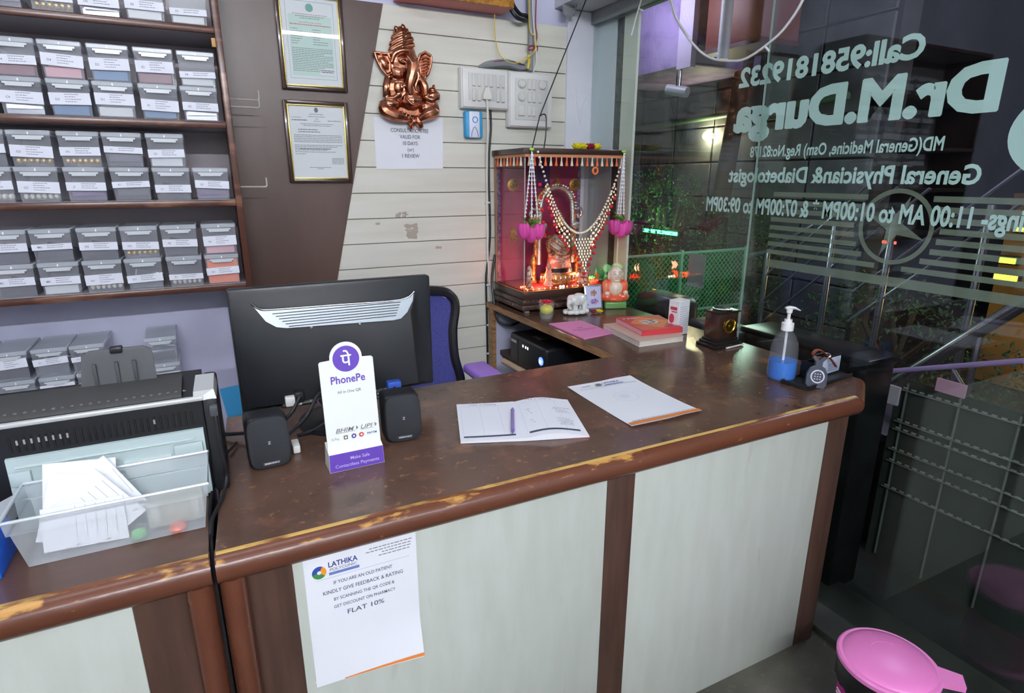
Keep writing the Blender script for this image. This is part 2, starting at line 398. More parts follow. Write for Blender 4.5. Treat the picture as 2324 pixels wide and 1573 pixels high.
for h in me_lab:
    b = B(); rl = random.Random(int(h*1000)); n = 2 if h < .02 else 3 if h < .03 else 4
    for i in range(n):
        z = h-.0035-i*(h-.006)/n; x = -.012
        while x < .03*rl.uniform(.4, 1):
            ww = rl.uniform(.002, .006); b.poly([(x, -.0015, z-.0016), (x+ww, -.0015, z-.0016), (x+ww, -.0015, z), (x, -.0015, z)]); x += ww+.0012
    me_lines[h] = mesh(b, grey_ink, False)
def contents(kind):
    r = random.Random(hash(kind) % 1000 if not isinstance(kind, str) else sum(map(ord, kind))); b = B()
    if kind == 'cartons':
        for i in range(3): b.box(-.046, .046, .006+i*.06, .06+i*.06, .003, .082, .001, 1)
    elif kind == 'packets':
        for i in range(2): b.box(-.044, .04, .005+i*.05, .05+i*.05, .003, .028+i*.02, .001, 1)
    elif kind == 'pills':
        for i in range(6):
            for j in range(2): b.ell((-.036+i*.0145, .009+j*.02, .016), (.006, .005, .008), u=8, v=5)
    else:
        for i in range(5):
            a = r.uniform(-.3, .3); b.box(-.04, .04, -.0006, .0006, -.012, .012, T=TR(r.uniform(-.004, .004), .012+i*.03, .02+r.uniform(0, .012), rx=r.uniform(-.7, .7), rz=a, ry=r.uniform(-.3, .3)))
        b.box(-.043, .043, .02, .18, .003, .03)
    return b
CM = {'dark': ('strips', M('dark foil strips', (62, 58, 72), .3, .3)), 'silver': ('strips', M('silver foil strips', (168, 172, 184), .25, .8)),
      'gold': ('pills', M('gold blister', (206, 168, 84), .3, .6)), 'blue': ('packets', M('blue carton', (78, 124, 168), .5)),
      'pink': ('packets', M('pink carton', (214, 160, 170), .5)), 'maroon': ('packets', M('maroon strip', (130, 66, 78), .4)),
      'white': ('packets', M('white carton', (216, 220, 222), .5)), 'orange': ('cartons', M('orange carton', (238, 122, 66), .5)),
      'pearl': ('pills', M('white pills', (222, 220, 206), .35)), 'purple': ('strips', M('violet strip', (96, 76, 116), .35, .2))}
me_cont = {k: mesh(contents(v[0]), v[1]) for k, v in CM.items()}
ORD = ['first', 'second', 'third', 'fourth', 'fifth', 'sixth']
SEEN = {'dark': 'dark strips', 'silver': 'silver strips', 'gold': 'gold capsules', 'blue': 'a blue pack', 'pink': 'a pink pack', 'maroon': 'a maroon strip',
        'white': 'a white pack', 'orange': 'orange cartons', 'pearl': 'white pills', 'purple': 'violet strips'}
def med_box(x, y, z, code, kind, lh, lz, label, sc=1, tilt=0, rz=0):
    t = thing('medicine_box', label, 'box', (x, y, z), rz, 'clear medicine boxes on the wall shelves'); t.scale = (sc, sc, sc)
    obj('body', me_body, None, t); li = obj('lid', me_lid, None, t); obj('hinge_mark', me_knob, None, li); obj('latch', me_latch, None, t)
    if lh:
        l = obj('paper_label', me_lab[lh], None, t); l.location = (0, -.0022, lz); l.rotation_euler = (0, tilt, 0)
        obj('print_lines', me_lines[lh], None, l)
        if code: obj('lettering', B().text(code, FRONT(-.03, -.0016, lh*.35), .0085, 'c', .01), grey_ink, l, smooth=False)
    if kind: obj('medicine', me_cont[kind], None, t)
YF = 2.197
colx = lambda k: .002-.1125*k
def row(z, codes, kinds, name, k0=0, lhs=None, seed=0):
    r = random.Random(seed)
    for i, (c, kd) in enumerate(zip(codes, kinds)):
        k = k0+i; lh = lhs[i] if lhs else r.choice((.018, .024, .032))
        hi = max(.028, .05-lh*.5)
        pos = 'rightmost' if i == 0 else ORD[i]+' from right'
        med_box(colx(k)+r.uniform(-.003, .003), YF+r.uniform(0, .006), z, c, kd, lh, r.uniform(.022, hi), 'clear box with %s, %s in %s' % (SEEN[kd], pos, name), tilt=r.uniform(-.04, .05))
row(SZ[1]+.0005, ['F3', 'E5', 'D5', 'C6', 'C5', 'C3'], ['white', 'white', 'silver', 'gold', 'dark', 'dark'], 'the topmost row', seed=1)
row(SZ[2]+.1005, ['F4', 'E2', 'D2', 'D4', 'C4', 'C2'], ['white', 'maroon', 'blue', 'pink', 'maroon', 'dark'], 'second shelf upper row', lhs=[.018, .032, .032, .032, .024, .024], seed=2)
row(SZ[2]+.0005, ['E3', 'E1', 'D1', 'D3', 'C9', 'C1'], ['silver', 'blue', 'white', 'blue', 'silver', 'dark'], 'second shelf lower row', lhs=[.024, .032, .032, .032, .032, .032], seed=3)
row(SZ[3]+.1005, ['L2', 'I1', 'H1', 'G3', 'F9'], ['white', 'dark', 'gold', 'gold', 'dark'], 'third shelf upper row', 1, [.024, .018, .024, .032, .024], 4)
row(SZ[3]+.0005, ['L3', 'L1', 'K1', 'J1', 'G2', 'F8'], ['purple', 'dark', 'dark', 'purple', 'pearl', 'pearl'], 'third shelf lower row', lhs=[.024, .024, .018, .024, .032, .024], seed=5)
row(SZ[4]+.1005, ['P3', 'P2', 'O2', 'N2', 'M6', 'M4'], ['pink', 'dark', 'gold', 'dark', 'dark', 'dark'], 'fourth shelf upper row', lhs=[.032, .024, .024, .024, .018, .024], seed=6)
row(SZ[4]+.0005, ['Q1', 'P1', 'O1', 'N1', 'M5', 'M3'], ['orange', 'pearl', 'silver', 'pearl', 'white', 'dark'], 'fourth shelf lower row', lhs=[.024, .018, .024, .032, .024, .024], seed=7)
# low white bench behind the printer with more boxes
lbn = thing('low_bench', 'low white bench against the back wall carrying medicine boxes', 'bench')
obj('bench_top', B().box(-1.3, -.13, 2.1, 2.46, .525, .545), white_p, lbn)
for x in (-1.28, -.15): obj('bench_side', B().box(x-.012, x+.012, 2.12, 2.46, 0, .525), white_p, lbn)
S = .93; xs = [-.43, -.53, -.635, -.74]
for r_, (cd, kd) in enumerate(((['T1', 'S1', 'R1', 'R2'], ['dark', 'silver', 'dark', 'silver']), (['T3', 'G', 'M', 'G1'], ['silver', 'silver', 'white', 'gold']), (['T4', 'T5', 'T6', 'T7'], ['silver', 'dark', 'white', 'dark']))):
    for i in range(4):
        med_box(xs[i]+.006*r_, 2.262-.006*r_, .545+.0005+(2-r_)*.0935, cd[i], kd[i], (.018, .024, .032)[(i+r_) % 3], .042, 'clear box with %s behind the printer, %s from right in %s row' % (SEEN[kd[i]], ORD[i], ('upper', 'middle', 'lower')[r_]), S, -.05)
for i in range(3):
    med_box(-.222, 2.262, .545+.0005+i*.0935, ('', 'U2', 'U1')[i], ('white', 'white', 'silver')[i], (.024, .024, 0)[i], .04, 'clear box beside the lilac wall behind the printer, %s of its stack' % ('lowest', 'middle', 'topmost')[i], S, -.03, .03)

# ================================================================ wire hooks on the shelf side
def hook(x, y, z, ln, label):
    b = B().tube([(x, y, z), (x+ln-.006, y, z), (x+ln-.002, y, z+.002), (x+ln, y, z+.006), (x+ln, y, z+.03)], .0019, 6)
    tag(obj('wire_hook', b, M('bright wire', (216, 214, 206), .35, .5)), label, 'hook', 'wire hooks on the shelf side')
hook(.083, 2.30, 1.60, .098, 'bent wire hook beside the framed certificates, topmost of four')
hook(.083, 2.26, 1.572, .094, 'bent wire hook just under the topmost wire hook')
hook(.083, 2.32, 1.315, .095, 'upper bent wire hook of the low pair beside the lower certificate')
hook(.083, 2.25, 1.318, .088, 'lower bent wire hook of the low pair beside the lower certificate')

# ================================================================ framed certificates
def certificate(x0, x1, z0, z1, label, kind):
    t = thing('framed_certificate', label, 'picture frame', ((x0+x1)/2, YB-.013, z0), rot=(radians(1.0), 0, 0)); w_, h = x1-x0, z1-z0
    fm = M('dark wood frame', (62, 42, 34), .25, coat=.4); gm = M('gilt slip', (222, 190, 96), .25, .8)
    for a, b_ in (((-w_/2, -w_/2+.014), (0, h)), ((w_/2-.014, w_/2), (0, h)), ((-w_/2+.014, w_/2-.014), (0, .014)), ((-w_/2+.014, w_/2-.014), (h-.014, h))):
        obj('frame_bar', B().box(a[0], a[1], -.018, 0, b_[0], b_[1], .003), fm, t)
    for a, b_ in (((-w_/2+.014, -w_/2+.018), (.014, h-.014)), ((w_/2-.018, w_/2-.014), (.014, h-.014)), ((-w_/2+.018, w_/2-.018), (.014, .018)), ((-w_/2+.018, w_/2-.018), (h-.018, h-.014))):
        obj('gilt_slip', B().box(a[0], a[1], -.013, -.002, b_[0], b_[1], .001), gm, t)
    obj('backing', B().box(-w_/2+.016, w_/2-.016, -.006, -.001, .016, h-.016), paper, t)
    W2, r = w_/2-.02, random.Random(5)
    y = -.0066
    pr = B(); red = B()
    def line(z, x0, x1, b=None, th=.0016):
        b = b or pr; x = x0
        while x < x1:
            ww = min(r.uniform(.004, .012), x1-x); b.poly([(x, y-.0006, z), (x+ww, y-.0006, z), (x+ww, y-.0006, z+th), (x, y-.0006, z+th)]); x += ww+.0016
    if kind == 1:
        obj('certificate_print', B().poly([(-.075, y, .05), (.075, y, .05), (.075, y, h-.075), (-.075, y, h-.075)]), M('pale green print', (206, 228, 222), .7), t, smooth=False)
        bd = B()
        for x0_, x1_, z0_, z1_ in ((-.083, -.082, .04, h-.03), (.082, .083, .04, h-.03), (-.083, .083, .04, .041), (-.083, .083, h-.031, h-.03)): bd.poly([(x0_, y, z0_), (x1_, y, z0_), (x1_, y, z1_), (x0_, y, z1_)])
        obj('border_line', bd, M('green ink', (120, 160, 150), .7), t, smooth=False)
        obj('seal', B().poly([(.013*cos(a*pi/12), y-.001, h-.05+.013*sin(a*pi/12)) for a in range(24)]), M('teal seal', (128, 176, 166), .7), t, smooth=False)
        line(h-.073, -.06, .06, red); line(h-.08, -.05, .05); line(h-.086, -.035, .035); line(h-.1, -.04, .04, red); line(h-.108, -.072, .072, red, .003)
        for i in range(7): line(h-.122-i*.008, -.07, -.03-r.uniform(0, .02)); line(h-.122-i*.008, .005, .06-r.uniform(0, .03))
        for i in range(14): line(h-.185-i*.0058, -.072, .072-(r.uniform(0, .05) if i % 4 == 3 else 0))
        obj('stamp_box', B().poly([(.02, y-.0003, .056), (.08, y-.0003, .056), (.08, y-.0003, .078), (.02, y-.0003, .078)]), paper, t, smooth=False)
        line(.07, .025, .076); line(.064, .03, .07)
        obj('red_print', red, M('red ink', (204, 130, 124), .7), t, smooth=False)
    else:
        obj('seal', B().poly([(.007*cos(a*pi/12), y-.001, h-.032+.009*sin(a*pi/12)) for a in range(24)]), grey_ink, t, smooth=False)
        line(h-.048, -.025, .025); line(h-.056, -.03, .03); line(h-.064, -.005, .005); line(h-.06, -.09, -.055); line(h-.07, -.09, -.035, th=.003); line(h-.07, .04, .09, th=.002)
        line(h-.072, -.012, .012); line(h-.082, -.06, .06); line(h-.088, -.05, .05); line(h-.103, -.07, 0, th=.0025); line(h-.111, -.07, .01, th=.0025)
        for i in range(5): line(h-.122-i*.006, -.088, .088)
        for i in range(4): line(h-.158-i*.006, -.088, .088-.02*i)
        line(h-.172, -.07, .04, th=.0025); line(h-.182, -.088, .06); line(h-.19, -.088, -.05)
        for i in range(5): line(h-.205-i*.005, .045, .09)
        line(.055, -.04, .04); line(.05, -.012, .012)
    obj('print_lines', pr, M('certificate ink', (110, 116, 122), .7), t, smooth=False)
    obj('front_glass', B().box(-w_/2+.017, w_/2-.017, -.0092, -.0082, .017, h-.017), pane_mat('picture glass', (252, 253, 252), 1.18), t, smooth=False)
certificate(.276, .511, 1.659, 1.985, 'dark framed certificate with pale green print, upper of the two', 1)
certificate(.270, .505, 1.329, 1.623, 'dark framed certificate with white letter, lower of the two', 2)

# ================================================================ consultation fee notice
t = thing('fee_notice', 'white paper notice about the consultation fee taped below the copper relief', 'notice', (0, YB-.0075, 0))
obj('sheet', B().poly([(.607, 0, 1.579), (.897, 0, 1.586), (.890, -.002, 1.383), (.606, -.001, 1.379)], (0, .0006, 0)), paper, t, smooth=False)
b = B()
for i, s in enumerate(('CONSULTATION FEE', 'VALID FOR', '10 DAYS', '(or)', '1 REVIEW')):
    b.text(s, TR(.752, -.0028, 1.524-i*.0245, rx=pi/2), .021, 'c', .005, width=(.158, .086, .062, .026, .074)[i])
obj('lettering', b, M('notice ink', (92, 92, 104), .7), t, smooth=False)

# ================================================================ copper Ganesha wall relief
def g(u, v, y=0): return Vector((.62+(u-85)*.000437, YB-.018-y, 1.917-(v-215)*.000408+(u-350)*.065*.000408))
def GE(u, v, ru, rv, d, y=0, rot=0, **k):
    gb.ell(g(u, v, y), (ru*.000437, d, rv*.000408), Matrix.Rotation(radians(rot), 4, 'Y'), **k)
def GT(pts, r, y=.0, flat=1, n=8):
    P = spline([g(p[0], p[1], y+(p[2] if len(p) > 2 else 0)) for p in pts], 6)
    m = len(P); R = [r[min(int(i/(m-1)*(len(r)-1)), len(r)-2)]+(r[min(int(i/(m-1)*(len(r)-1)), len(r)-2)+1]-r[min(int(i/(m-1)*(len(r)-1)), len(r)-2)])*((i/(m-1)*(len(r)-1)) % 1) if i < m-1 else r[-1] for i in range(m)]
    gb.tube(P, [q*.00043 for q in R], n)
gb = B()
gb.box(g(200, 0).x, g(560, 0).x, YB-.02, YB-.012, g(0, 1000).z, g(0, 560).z)       # back plate
for v0, ru, rv in ((450, 128, 62), (400, 116, 70), (345, 98, 66), (300, 74, 52), (272, 54, 40)): GE(340, v0, ru, rv, .024)     # conical crown
for (ua, va), (um, vm), (ub, vb) in (((220, 478), (330, 425), (448, 395)), ((228, 440), (330, 380), (440, 345)), ((238, 392), (330, 340), (418, 305)), ((256, 340), (330, 300), (392, 270))):
    GT([(ua, va), (um, vm, .012), (ub, vb)], [22, 32, 20], .012)
GT([(300, 290), (288, 258, .008), (284, 236)], [24, 22, 5], .006); GT([(350, 282), (353, 245, .006), (350, 212)], [28, 27, 3], .006)
GE(345, 560, 128, 118, .036); GE(292, 640, 78, 84, .034)                 # head and cheek
GT([(225, 560), (262, 480, .006), (350, 452, .012), (430, 490, .006), (470, 590)], [16, 20, 22, 20, 14], .022)   # head band
GE(318, 560, 24, 11, .01, .036, 18); GT([(285, 545), (322, 528, .003), (372, 548)], [7, 9, 7], .036)                # eye, brow
GT([(372, 500), (412, 570, .008), (396, 660, .014), (370, 750, .014), (378, 830, .008), (428, 884)], [44, 56, 48, 40, 34, 16], .026)    # trunk
GT([(452, 600), (470, 680), (440, 760), (455, 830)], [20, 26, 22, 12], .02)
GE(440, 640, 60, 90, .022)
# ears
for P in ([(84, 466), (108, 545), (140, 610), (190, 668), (236, 640), (235, 540), (205, 480), (150, 476)], [(606, 488), (602, 560), (574, 645), (522, 706), (478, 650), (476, 540), (500, 480), (550, 455)]):
    gb.poly([g(u, v, .012) for u, v in P], (0, .02, 0))
    gb.tube([g(u, v, .013) for u, v in P+[P[0]]], .006, 6)
GE(165, 560, 38, 60, .012, .012, -25)
for i in range(7): GT([(500+i*2, 520+i*26), (545, 505+i*26, .005), (592-i*6, 520+i*24)], [5, 8, 5], .013, n=6)
# torso, arms
GE(330, 800, 165, 150, .03)
GT([(185, 690), (165, 780, .008), (160, 860)], [30, 34, 26], .016); GT([(160, 865), (215, 870, .01), (290, 830, .012)], [24, 26, 22], .018)
GE(272, 775, 42, 58, .012, .034)                                          # raised palm
for i in range(4): GT([(250+i*17, 760), (247+i*18, 730, .003), (246+i*18, 705+abs(i-1.5)*5)], [9, 9, 7], .04, n=6)
GT([(300, 790), (318, 770), (322, 748)], [9, 9, 7], .038, n=6)
GT([(490, 690), (520, 760, .01), (530, 850, .01)], [34, 38, 30], .016); GT([(520, 850), (580, 890, .012), (640, 860, .01)], [30, 34, 26], .02)
GE(610, 850, 68, 58, .026, .014); GE(600, 800, 36, 30, .018, .018); GE(612, 772, 14, 26, .012, .02)   # sweet in hand
for i in range(4): GT([(555, 850+i*16), (600, 838+i*16, .006), (655, 845+i*14)], [8, 9, 7], .034, n=6)
GE(400, 890, 110, 85, .036, .012)                                         # belly
GT([(330, 870), (390, 935, .008), (500, 930)], [8, 10, 8], .04, n=6)
# legs and feet
GT([(150, 900), (150, 980, .01), (250, 1030, .012), (390, 1060, .004)], [46, 62, 56, 34], .012)
GT([(600, 920), (600, 990, .01), (540, 1020, .012), (470, 1065, .004)], [50, 66, 60, 34], .012)
GE(205, 920, 90, 60, .03, .01); GE(560, 960, 90, 75, .03, .01)
for i in range(6): GT([(190+i*34, 960+i*8), (205+i*32, 990+i*9, .004), (200+i*32, 1025+i*8)], [5, 7, 5], .034, n=6); GT([(480+i*26, 1040-i*22), (510+i*22, 1050-i*22, .003), (540+i*16, 1030-i*22)], [5, 7, 5], .034, n=6)
GT([(395, 1040), (398, 1090, .004), (380, 1130), (370, 1140)], [34, 36, 30, 22], .008); GT([(460, 1040), (465, 1090, .004), (485, 1135), (492, 1150)], [32, 36, 28, 18], .008)
gan = remesh(obj('copper_relief', gb, M('copper', (206, 142, 112), .24, 1, noise=(40, (160, 100, 74), .4, .7), bump=(180, .08))), .0019)
tag(gan, 'shiny copper elephant-headed deity relief hanging on the plank wall', 'wall relief')

# ================================================================ switch boards, bell, plug
def board(x0, x1, z0, z1, label):
    t = thing('switch_board', label, 'switch board', ((x0+x1)/2, YB-.007, z0), 0, 'white switch boards'); w_ = x1-x0; h = z1-z0
    obj('back_box', B().box(-w_/2, w_/2, -.035, 0, 0, h, .004), white_p, t)
    obj('cover_plate', B().box(-w_/2+.004, w_/2-.004, -.042, -.034, .004, h-.004, .004), white_p, t)
    return t, w_, h
sbw = M('switch white', (214, 214, 208), .3); slot = M('switch shade', (150, 150, 146), .5)
def rocker(t, x, z, w_=.014, h=.05, on=True):
    s = obj('switch', B().box(x-w_/2, x+w_/2, -.0475, -.041, z-h/2, z+h/2, .002, 1, T=Matrix()), sbw, t)
    obj('shade_line', B().box(x-w_/2+.001, x+w_/2-.001, -.0482, -.0465, z-h/2+.001, z-h/2+.004), slot, s)  # grey line on the rocker paints the shade at its lower edge
t, w_, h = board(.968, 1.182, 1.625, 1.782, 'white switch board with many rockers and a plugged-in charger, left one')
obj('module_frame', B().box(-w_/2+.03, w_/2-.02, -.0445, -.041, .032, h-.022, .001), M('module plate', (206, 206, 202), .35), t)
for i in range(3):
    for j in range(2): rocker(t, -.055+i*.055+j*.024, h*.69); 
    if i != 1:
        for j in range(2): rocker(t, -.055+i*.055+j*.024, h*.33)
t, w_, h = board(1.184, 1.399, 1.558, 1.781, 'white switch board with round knobs behind the black cord, right one')
obj('module_frame', B().box(-w_/2+.028, w_/2-.028, -.0445, -.041, .03, h-.028, .001), MATS['module plate'], t)
for kx, kz in ((-.05, .78), (-.05, .55), (.05, .78)):
    k_ = obj('knob', B().lathe([(.018, 0), (.018, .008), (.013, .012), (0.001, .012)], T=TR(kx, -.0445, h*kz, rx=pi/2)), sbw, t)
for x, z in ((-.012, .78), (.01, .78), (-.012, .55), (.01, .55), (.04, .55), (-.05, .3), (-.012, .3), (.01, .3)): rocker(t, x, h*z, .016 if x != -.05 else .03, .045)
t = thing('doorbell_chime', 'small blue and white doorbell chime below the left switch board', 'doorbell', (1.026, YB-.007, 1.508))
obj('case', B().box(-.04, .04, -.03, 0, 0, .108, .008, 3), M('bell blue', (62, 160, 214), .35), t)
obj('face', B().box(-.024, .024, -.034, -.004, .002, .106, .004, 2), M('bell white', (226, 232, 246), .35), t)
obj('button_ring', B().lathe([(.013, 0), (.013, .002), (.0095, .002), (.0095, 0)], T=TR(.002, -.034, .073, rx=pi/2), cap=False), M('bell blue ring', (110, 150, 210), .4), t)
obj('arch_mark', B().tube(spline([(-.016, -.0345, .004), (-.012, -.0345, .025), (0, -.0345, .044), (.012, -.0345, .025), (.016, -.0345, .004)], 5), .0012, 6), M('bell navy', (66, 86, 140), .4), t)
t = thing('charger_plug', 'white three-pin plug with white cord running down the plank wall', 'plug', (1.073, YB-.05, 1.66))
obj('plug_body', B().poly([(-.017, 0, 0), (.017, 0, 0), (.02, 0, .012), (.008, 0, .045), (-.008, 0, .045), (-.02, 0, .012)], (0, -.022, 0)), M('plug white', (228, 226, 216), .35), t)
X = 1.073; Y0 = YB-.05
obj('cord', B().tube(spline([(0, -.011, .004), (.003, -.012, -.03), (.008, 0, -.12), (.016, .03, -.3), (.018, .037, -.6), (.022, .037, -.75), (.034, .036, -.83), (.036, .037, -1.0), (.038, .037, -1.6)], 8), .0045, 8), M('white cord', (222, 222, 212), .45), t)
for z in (-.42, -.79, -.98, -1.12): obj('cable_clip', B().box(.008, .03, .03, .044, z-.004, z+.004, .001), white_p, t)
t = tag(obj('black_cable', B().tube(spline([(1.108, YB-.02, 1.63), (1.112, YB-.016, 1.55), (1.102, YB-.012, 1.4), (1.105, YB-.011, 1.1), (1.088, YB-.011, .95), (1.082, YB-.012, .88), (1.085, YB-.011, .6), (1.086, YB-.011, .1)], 8), .0048, 8), black_p), 'black cable running down the plank wall beside the white cord', 'cable')
tag(obj('shrine_cable', B().tube(spline([(1.12, 2.44, 1.01), (1.10, 2.43, .9), (1.095, 2.40, .8), (1.10, 2.36, .72), (1.15, 2.33, .70), (1.22, 2.33, .73), (1.26, 2.34, .765)], 8), .006, 8), black_p), 'black cable looping from the shrine under the counter arm', 'cable')

# ================================================================ conduit with loose wires, pink shelf box
t = thing('cable_conduit', 'grey wire bundle with taped joints above the switch boards', 'conduit', (0, 0, 0))
gr = M('grey conduit', (134, 138, 142), .45); yl = M('yellow wire', (222, 196, 70), .4); rd = M('red wire', (150, 52, 54), .4); wh = M('white wire', (226, 228, 228), .4)
obj('conduit', B().tube(spline([(1.292, 2.452, 2.61), (1.29, 2.45, 2.1), (1.30, 2.448, 1.95), (1.297, 2.448, 1.79)], 6), [.012]*19, 10), gr, t)
obj('taped_bundle', B().tube(spline([(1.055, 2.448, 1.789), (1.10, 2.44, 1.80), (1.18, 2.436, 1.81), (1.25, 2.44, 1.80), (1.29, 2.446, 1.815)], 6), [.004, .006, .008, .01, .012, .013, .014, .015, .015, .016, .016, .016, .016, .016, .016, .016, .015, .014, .013, .012, .012, .012, .012, .012, .012][:25], 8), gr, t)
obj('yellow_wire', B().tube(spline([(1.28, 2.43, 2.2), (1.283, 2.43, 1.96), (1.31, 2.425, 1.92), (1.30, 2.42, 1.86), (1.22, 2.42, 1.812), (1.15, 2.425, 1.83), (1.125, 2.43, 1.90), (1.122, 2.43, 1.99)], 8), .0022, 6), yl, t)
obj('yellow_wire', B().tube(spline([(1.276, 2.43, 1.795), (1.282, 2.43, 1.82), (1.284, 2.44, 1.85)], 6), .006, 6), yl, t)
obj('red_wire', B().tube(spline([(1.33, 2.44, 2.3), (1.318, 2.44, 2.0), (1.325, 2.44, 1.93), (1.31, 2.435, 1.88), (1.28, 2.432, 1.87), (1.285, 2.43, 1.885), (1.325, 2.435, 1.885), (1.322, 2.44, 1.86)], 8), .0026, 6), rd, t)
obj('white_wire', B().tube(spline([(1.31, 2.44, 2.3), (1.30, 2.435, 2.05), (1.315, 2.43, 1.88), (1.322, 2.434, 1.83), (1.31, 2.44, 1.785)], 8), .003, 6), wh, t)
rb_ = random.Random(4)
for i in range(6):
    obj('joint_wire', B().tube(spline([(1.08+i*.012, 2.435, 1.80+.004*(i % 3)), (1.14+i*.012, 2.425, 1.812+.003*(i % 2)), (1.20+i*.012, 2.427, 1.808)], 5), .0028, 5), (rd, M('blue wire', (60, 66, 120), .4))[i % 2], t)
tag(obj('cable_coil', B().tube(spline([(1.17, 2.42, 2.12), (1.175, 2.41, 2.03), (1.20, 2.4, 1.985), (1.24, 2.41, 1.975), (1.275, 2.44, 1.985), (1.275, 2.44, 2.0), (1.23, 2.42, 2.0), (1.19, 2.41, 2.04), (1.18, 2.42, 2.13)], 8), .008, 8), black_p), 'black cable coil hanging beside the pink wall box', 'cable')
t = thing('wall_box', 'pink wall box with gold front edge above the copper relief', 'box', (0, 0, 0))
obj('body', B().box(.712, 1.165, 2.352, YB, 1.995, 2.2, .002), M('pink laminate', (214, 128, 122), .5), t)
obj('front_strip', B().box(.712, 1.167, 2.34, 2.353, 1.995, 2.2, .003), M('gold trim', (196, 140, 66), .4, noise=(60, (160, 104, 44), .4, .6)), t)
# cord holding the shrine, hung from the ceiling
tag(obj('black_rope', B().tube([(1.50, 2.28, 2.2), (1.467, 2.28, 2.05), (1.255, 2.28, 1.59), (1.21, 2.26, 1.462)], .0026, 6), black_p), 'thin black cord running from the ceiling down to the shrine', 'cord')
tag(obj('cord_loop', B().tube(spline([(1.255, 2.275, 1.592), (1.27, 2.275, 1.6), (1.283, 2.275, 1.588), (1.28, 2.27, 1.52), (1.266, 2.26, 1.462)], 6), .0026, 6), black_p), 'short black cord loop tied to the hanging cord over the shrine', 'cord')
t = thing('wall_bracket', 'small grey metal clip bracket high in the corner above the shrine', 'bracket', (1.455, 2.40, 2.02))
obj('plate', B().box(-.03, .03, -.006, 0, -.01, .03, .002), gr, t)
obj('wire_loop', B().tube(spline([(-.03, -.01, .02), (-.028, -.02, -.01), (0, -.02, -.02), (.03, -.02, .03)], 5), .002, 6), gr, t)
# ================================================================ monitor (seen from behind)
t = thing('monitor', 'black monitor seen from behind on the counter', 'monitor', (.2235, 1.34, ZT))
mb_ = M('monitor black', (24, 26, 30), .38, bump=(1400, .06)); gloss = M('glossy black', (34, 36, 40), .12, coat=.5)
z0, z1 = .052, .329; w2_ = .2235
obj('bezel', B().box(-w2_, w2_, .012, .04, z0, z1, .006, 2), mb_, t)
obj('screen', B().box(-w2_+.012, w2_-.012, .0398, .0405, z0+.016, z1-.012), M('screen dark', (14, 16, 20), .1), t)
hx0, hx1, hz0, hz1 = -.178, .176, z0+.012, .298
bk = B().ring([[(-w2_+.006, .014, z0+.004), (w2_-.006, .014, z0+.004), (w2_-.006, .014, z1-.004), (-w2_+.006, .014, z1-.004)],
               [(hx0-.012, .006, hz0), (hx1+.012, .006, hz0), (hx1+.012, .006, hz1), (hx0-.012, .006, hz1)],
               [(hx0, -.012, hz0+.004), (hx1, -.012, hz0+.004), (hx1-.012, -.012, hz1-.05), (hx0+.03, -.012, hz1-.05)]])
obj('back_shell', bk, mb_, t)
V = [(-.178, .297), (-.165, .285), (-.14, .281), (.12, .276), (.16, .281), (.176, .291), (.172, .275), (.155, .25), (.138, .237), (.12, .235), (-.115, .242), (-.135, .246), (-.155, .26)]
vp = obj('vent_panel', B().poly([(x, -.002-(.297-z)*.3, z) for x, z in V], (0, .012, 0)), M('vent gloss', (132, 140, 146), .3, .3, coat=.4), t, smooth=False)
for i in range(6):
    za = .274-i*.0058; xa = -.14+i*.006; xb = .142-i*.003
    obj('vent_slot', B().box(xa, xb, -.0026-(.297-za)*.3, -.001, za-.0008, za+.0008, T=None), black_p, vp)
obj('vent_lip', B().tube(spline([(-.178, -.002, .299), (-.165, -.005, .287), (-.14, -.006, .283), (0, -.006, .2805), (.12, -.006, .278), (.16, -.005, .283), (.178, -.002, .295)], 6), .0025, 8), gloss, t)
for x, z in ((-.063, .236), (.043, .232)): obj('screw', B().lathe([(.0032, 0), (.0032, .0015), (.002, .002), (.0005, .002)], T=TR(x, -.012, z, rx=pi/2), n=10), chrome, t)
obj('brand_plate', B().lathe([(.014, 0), (.014, .001), (.0005, .001)], T=TR(-.16, .004, z0+.02, rx=pi/2)), gloss, t)
obj('neck', B().box(-.035, .035, .0, .022, .012, .13, .006), mb_, t)
obj('stand_base', B().lathe([(.088, 0), (.09, .004), (.088, .012), (.06, .018), (.001, .02)], (-.02, .0, 0), 36), mb_, t)
pt = obj('port_panel', B().box(-.14, .125, -.004, .012, z0+.006, z0+.03, .001), M('port metal', (150, 154, 158), .35, .6), t)
r = random.Random(2)
for i in range(14):
    x = -.13+i*.0185; obj('port', B().box(x, x+r.uniform(.006, .012), -.0065, -.0035, z0+.01, z0+.01+r.uniform(.006, .014)), r.choice((black_p, white_p, M('port green', (84, 110, 96), .5), black_p)), pt)
obj('power_plug', B().box(-.135, -.10, -.028, -.006, z0+.012, z0+.034, .003), white_p, t)
obj('power_plug', B().box(-.115, -.096, -.035, -.006, z0+.02, z0+.045, .003), black_p, t)
vg = obj('video_plug', B().box(.095, .128, -.03, -.004, z0+.012, z0+.034, .003), M('vga blue', (48, 84, 178), .4), t)
obj('vent_grill', B().box(-.02, .09, -.002, .006, z0-.012, z0+.008), black_p, t)
for i in range(6): obj('grill_gap', B().box(.05+(i % 3)*.012, .058+(i % 3)*.012, -.003, -.001, z0-.010+(i//3)*.009, z0-.005+(i//3)*.009), M('grill steel', (180, 180, 180), .4, .5), t)
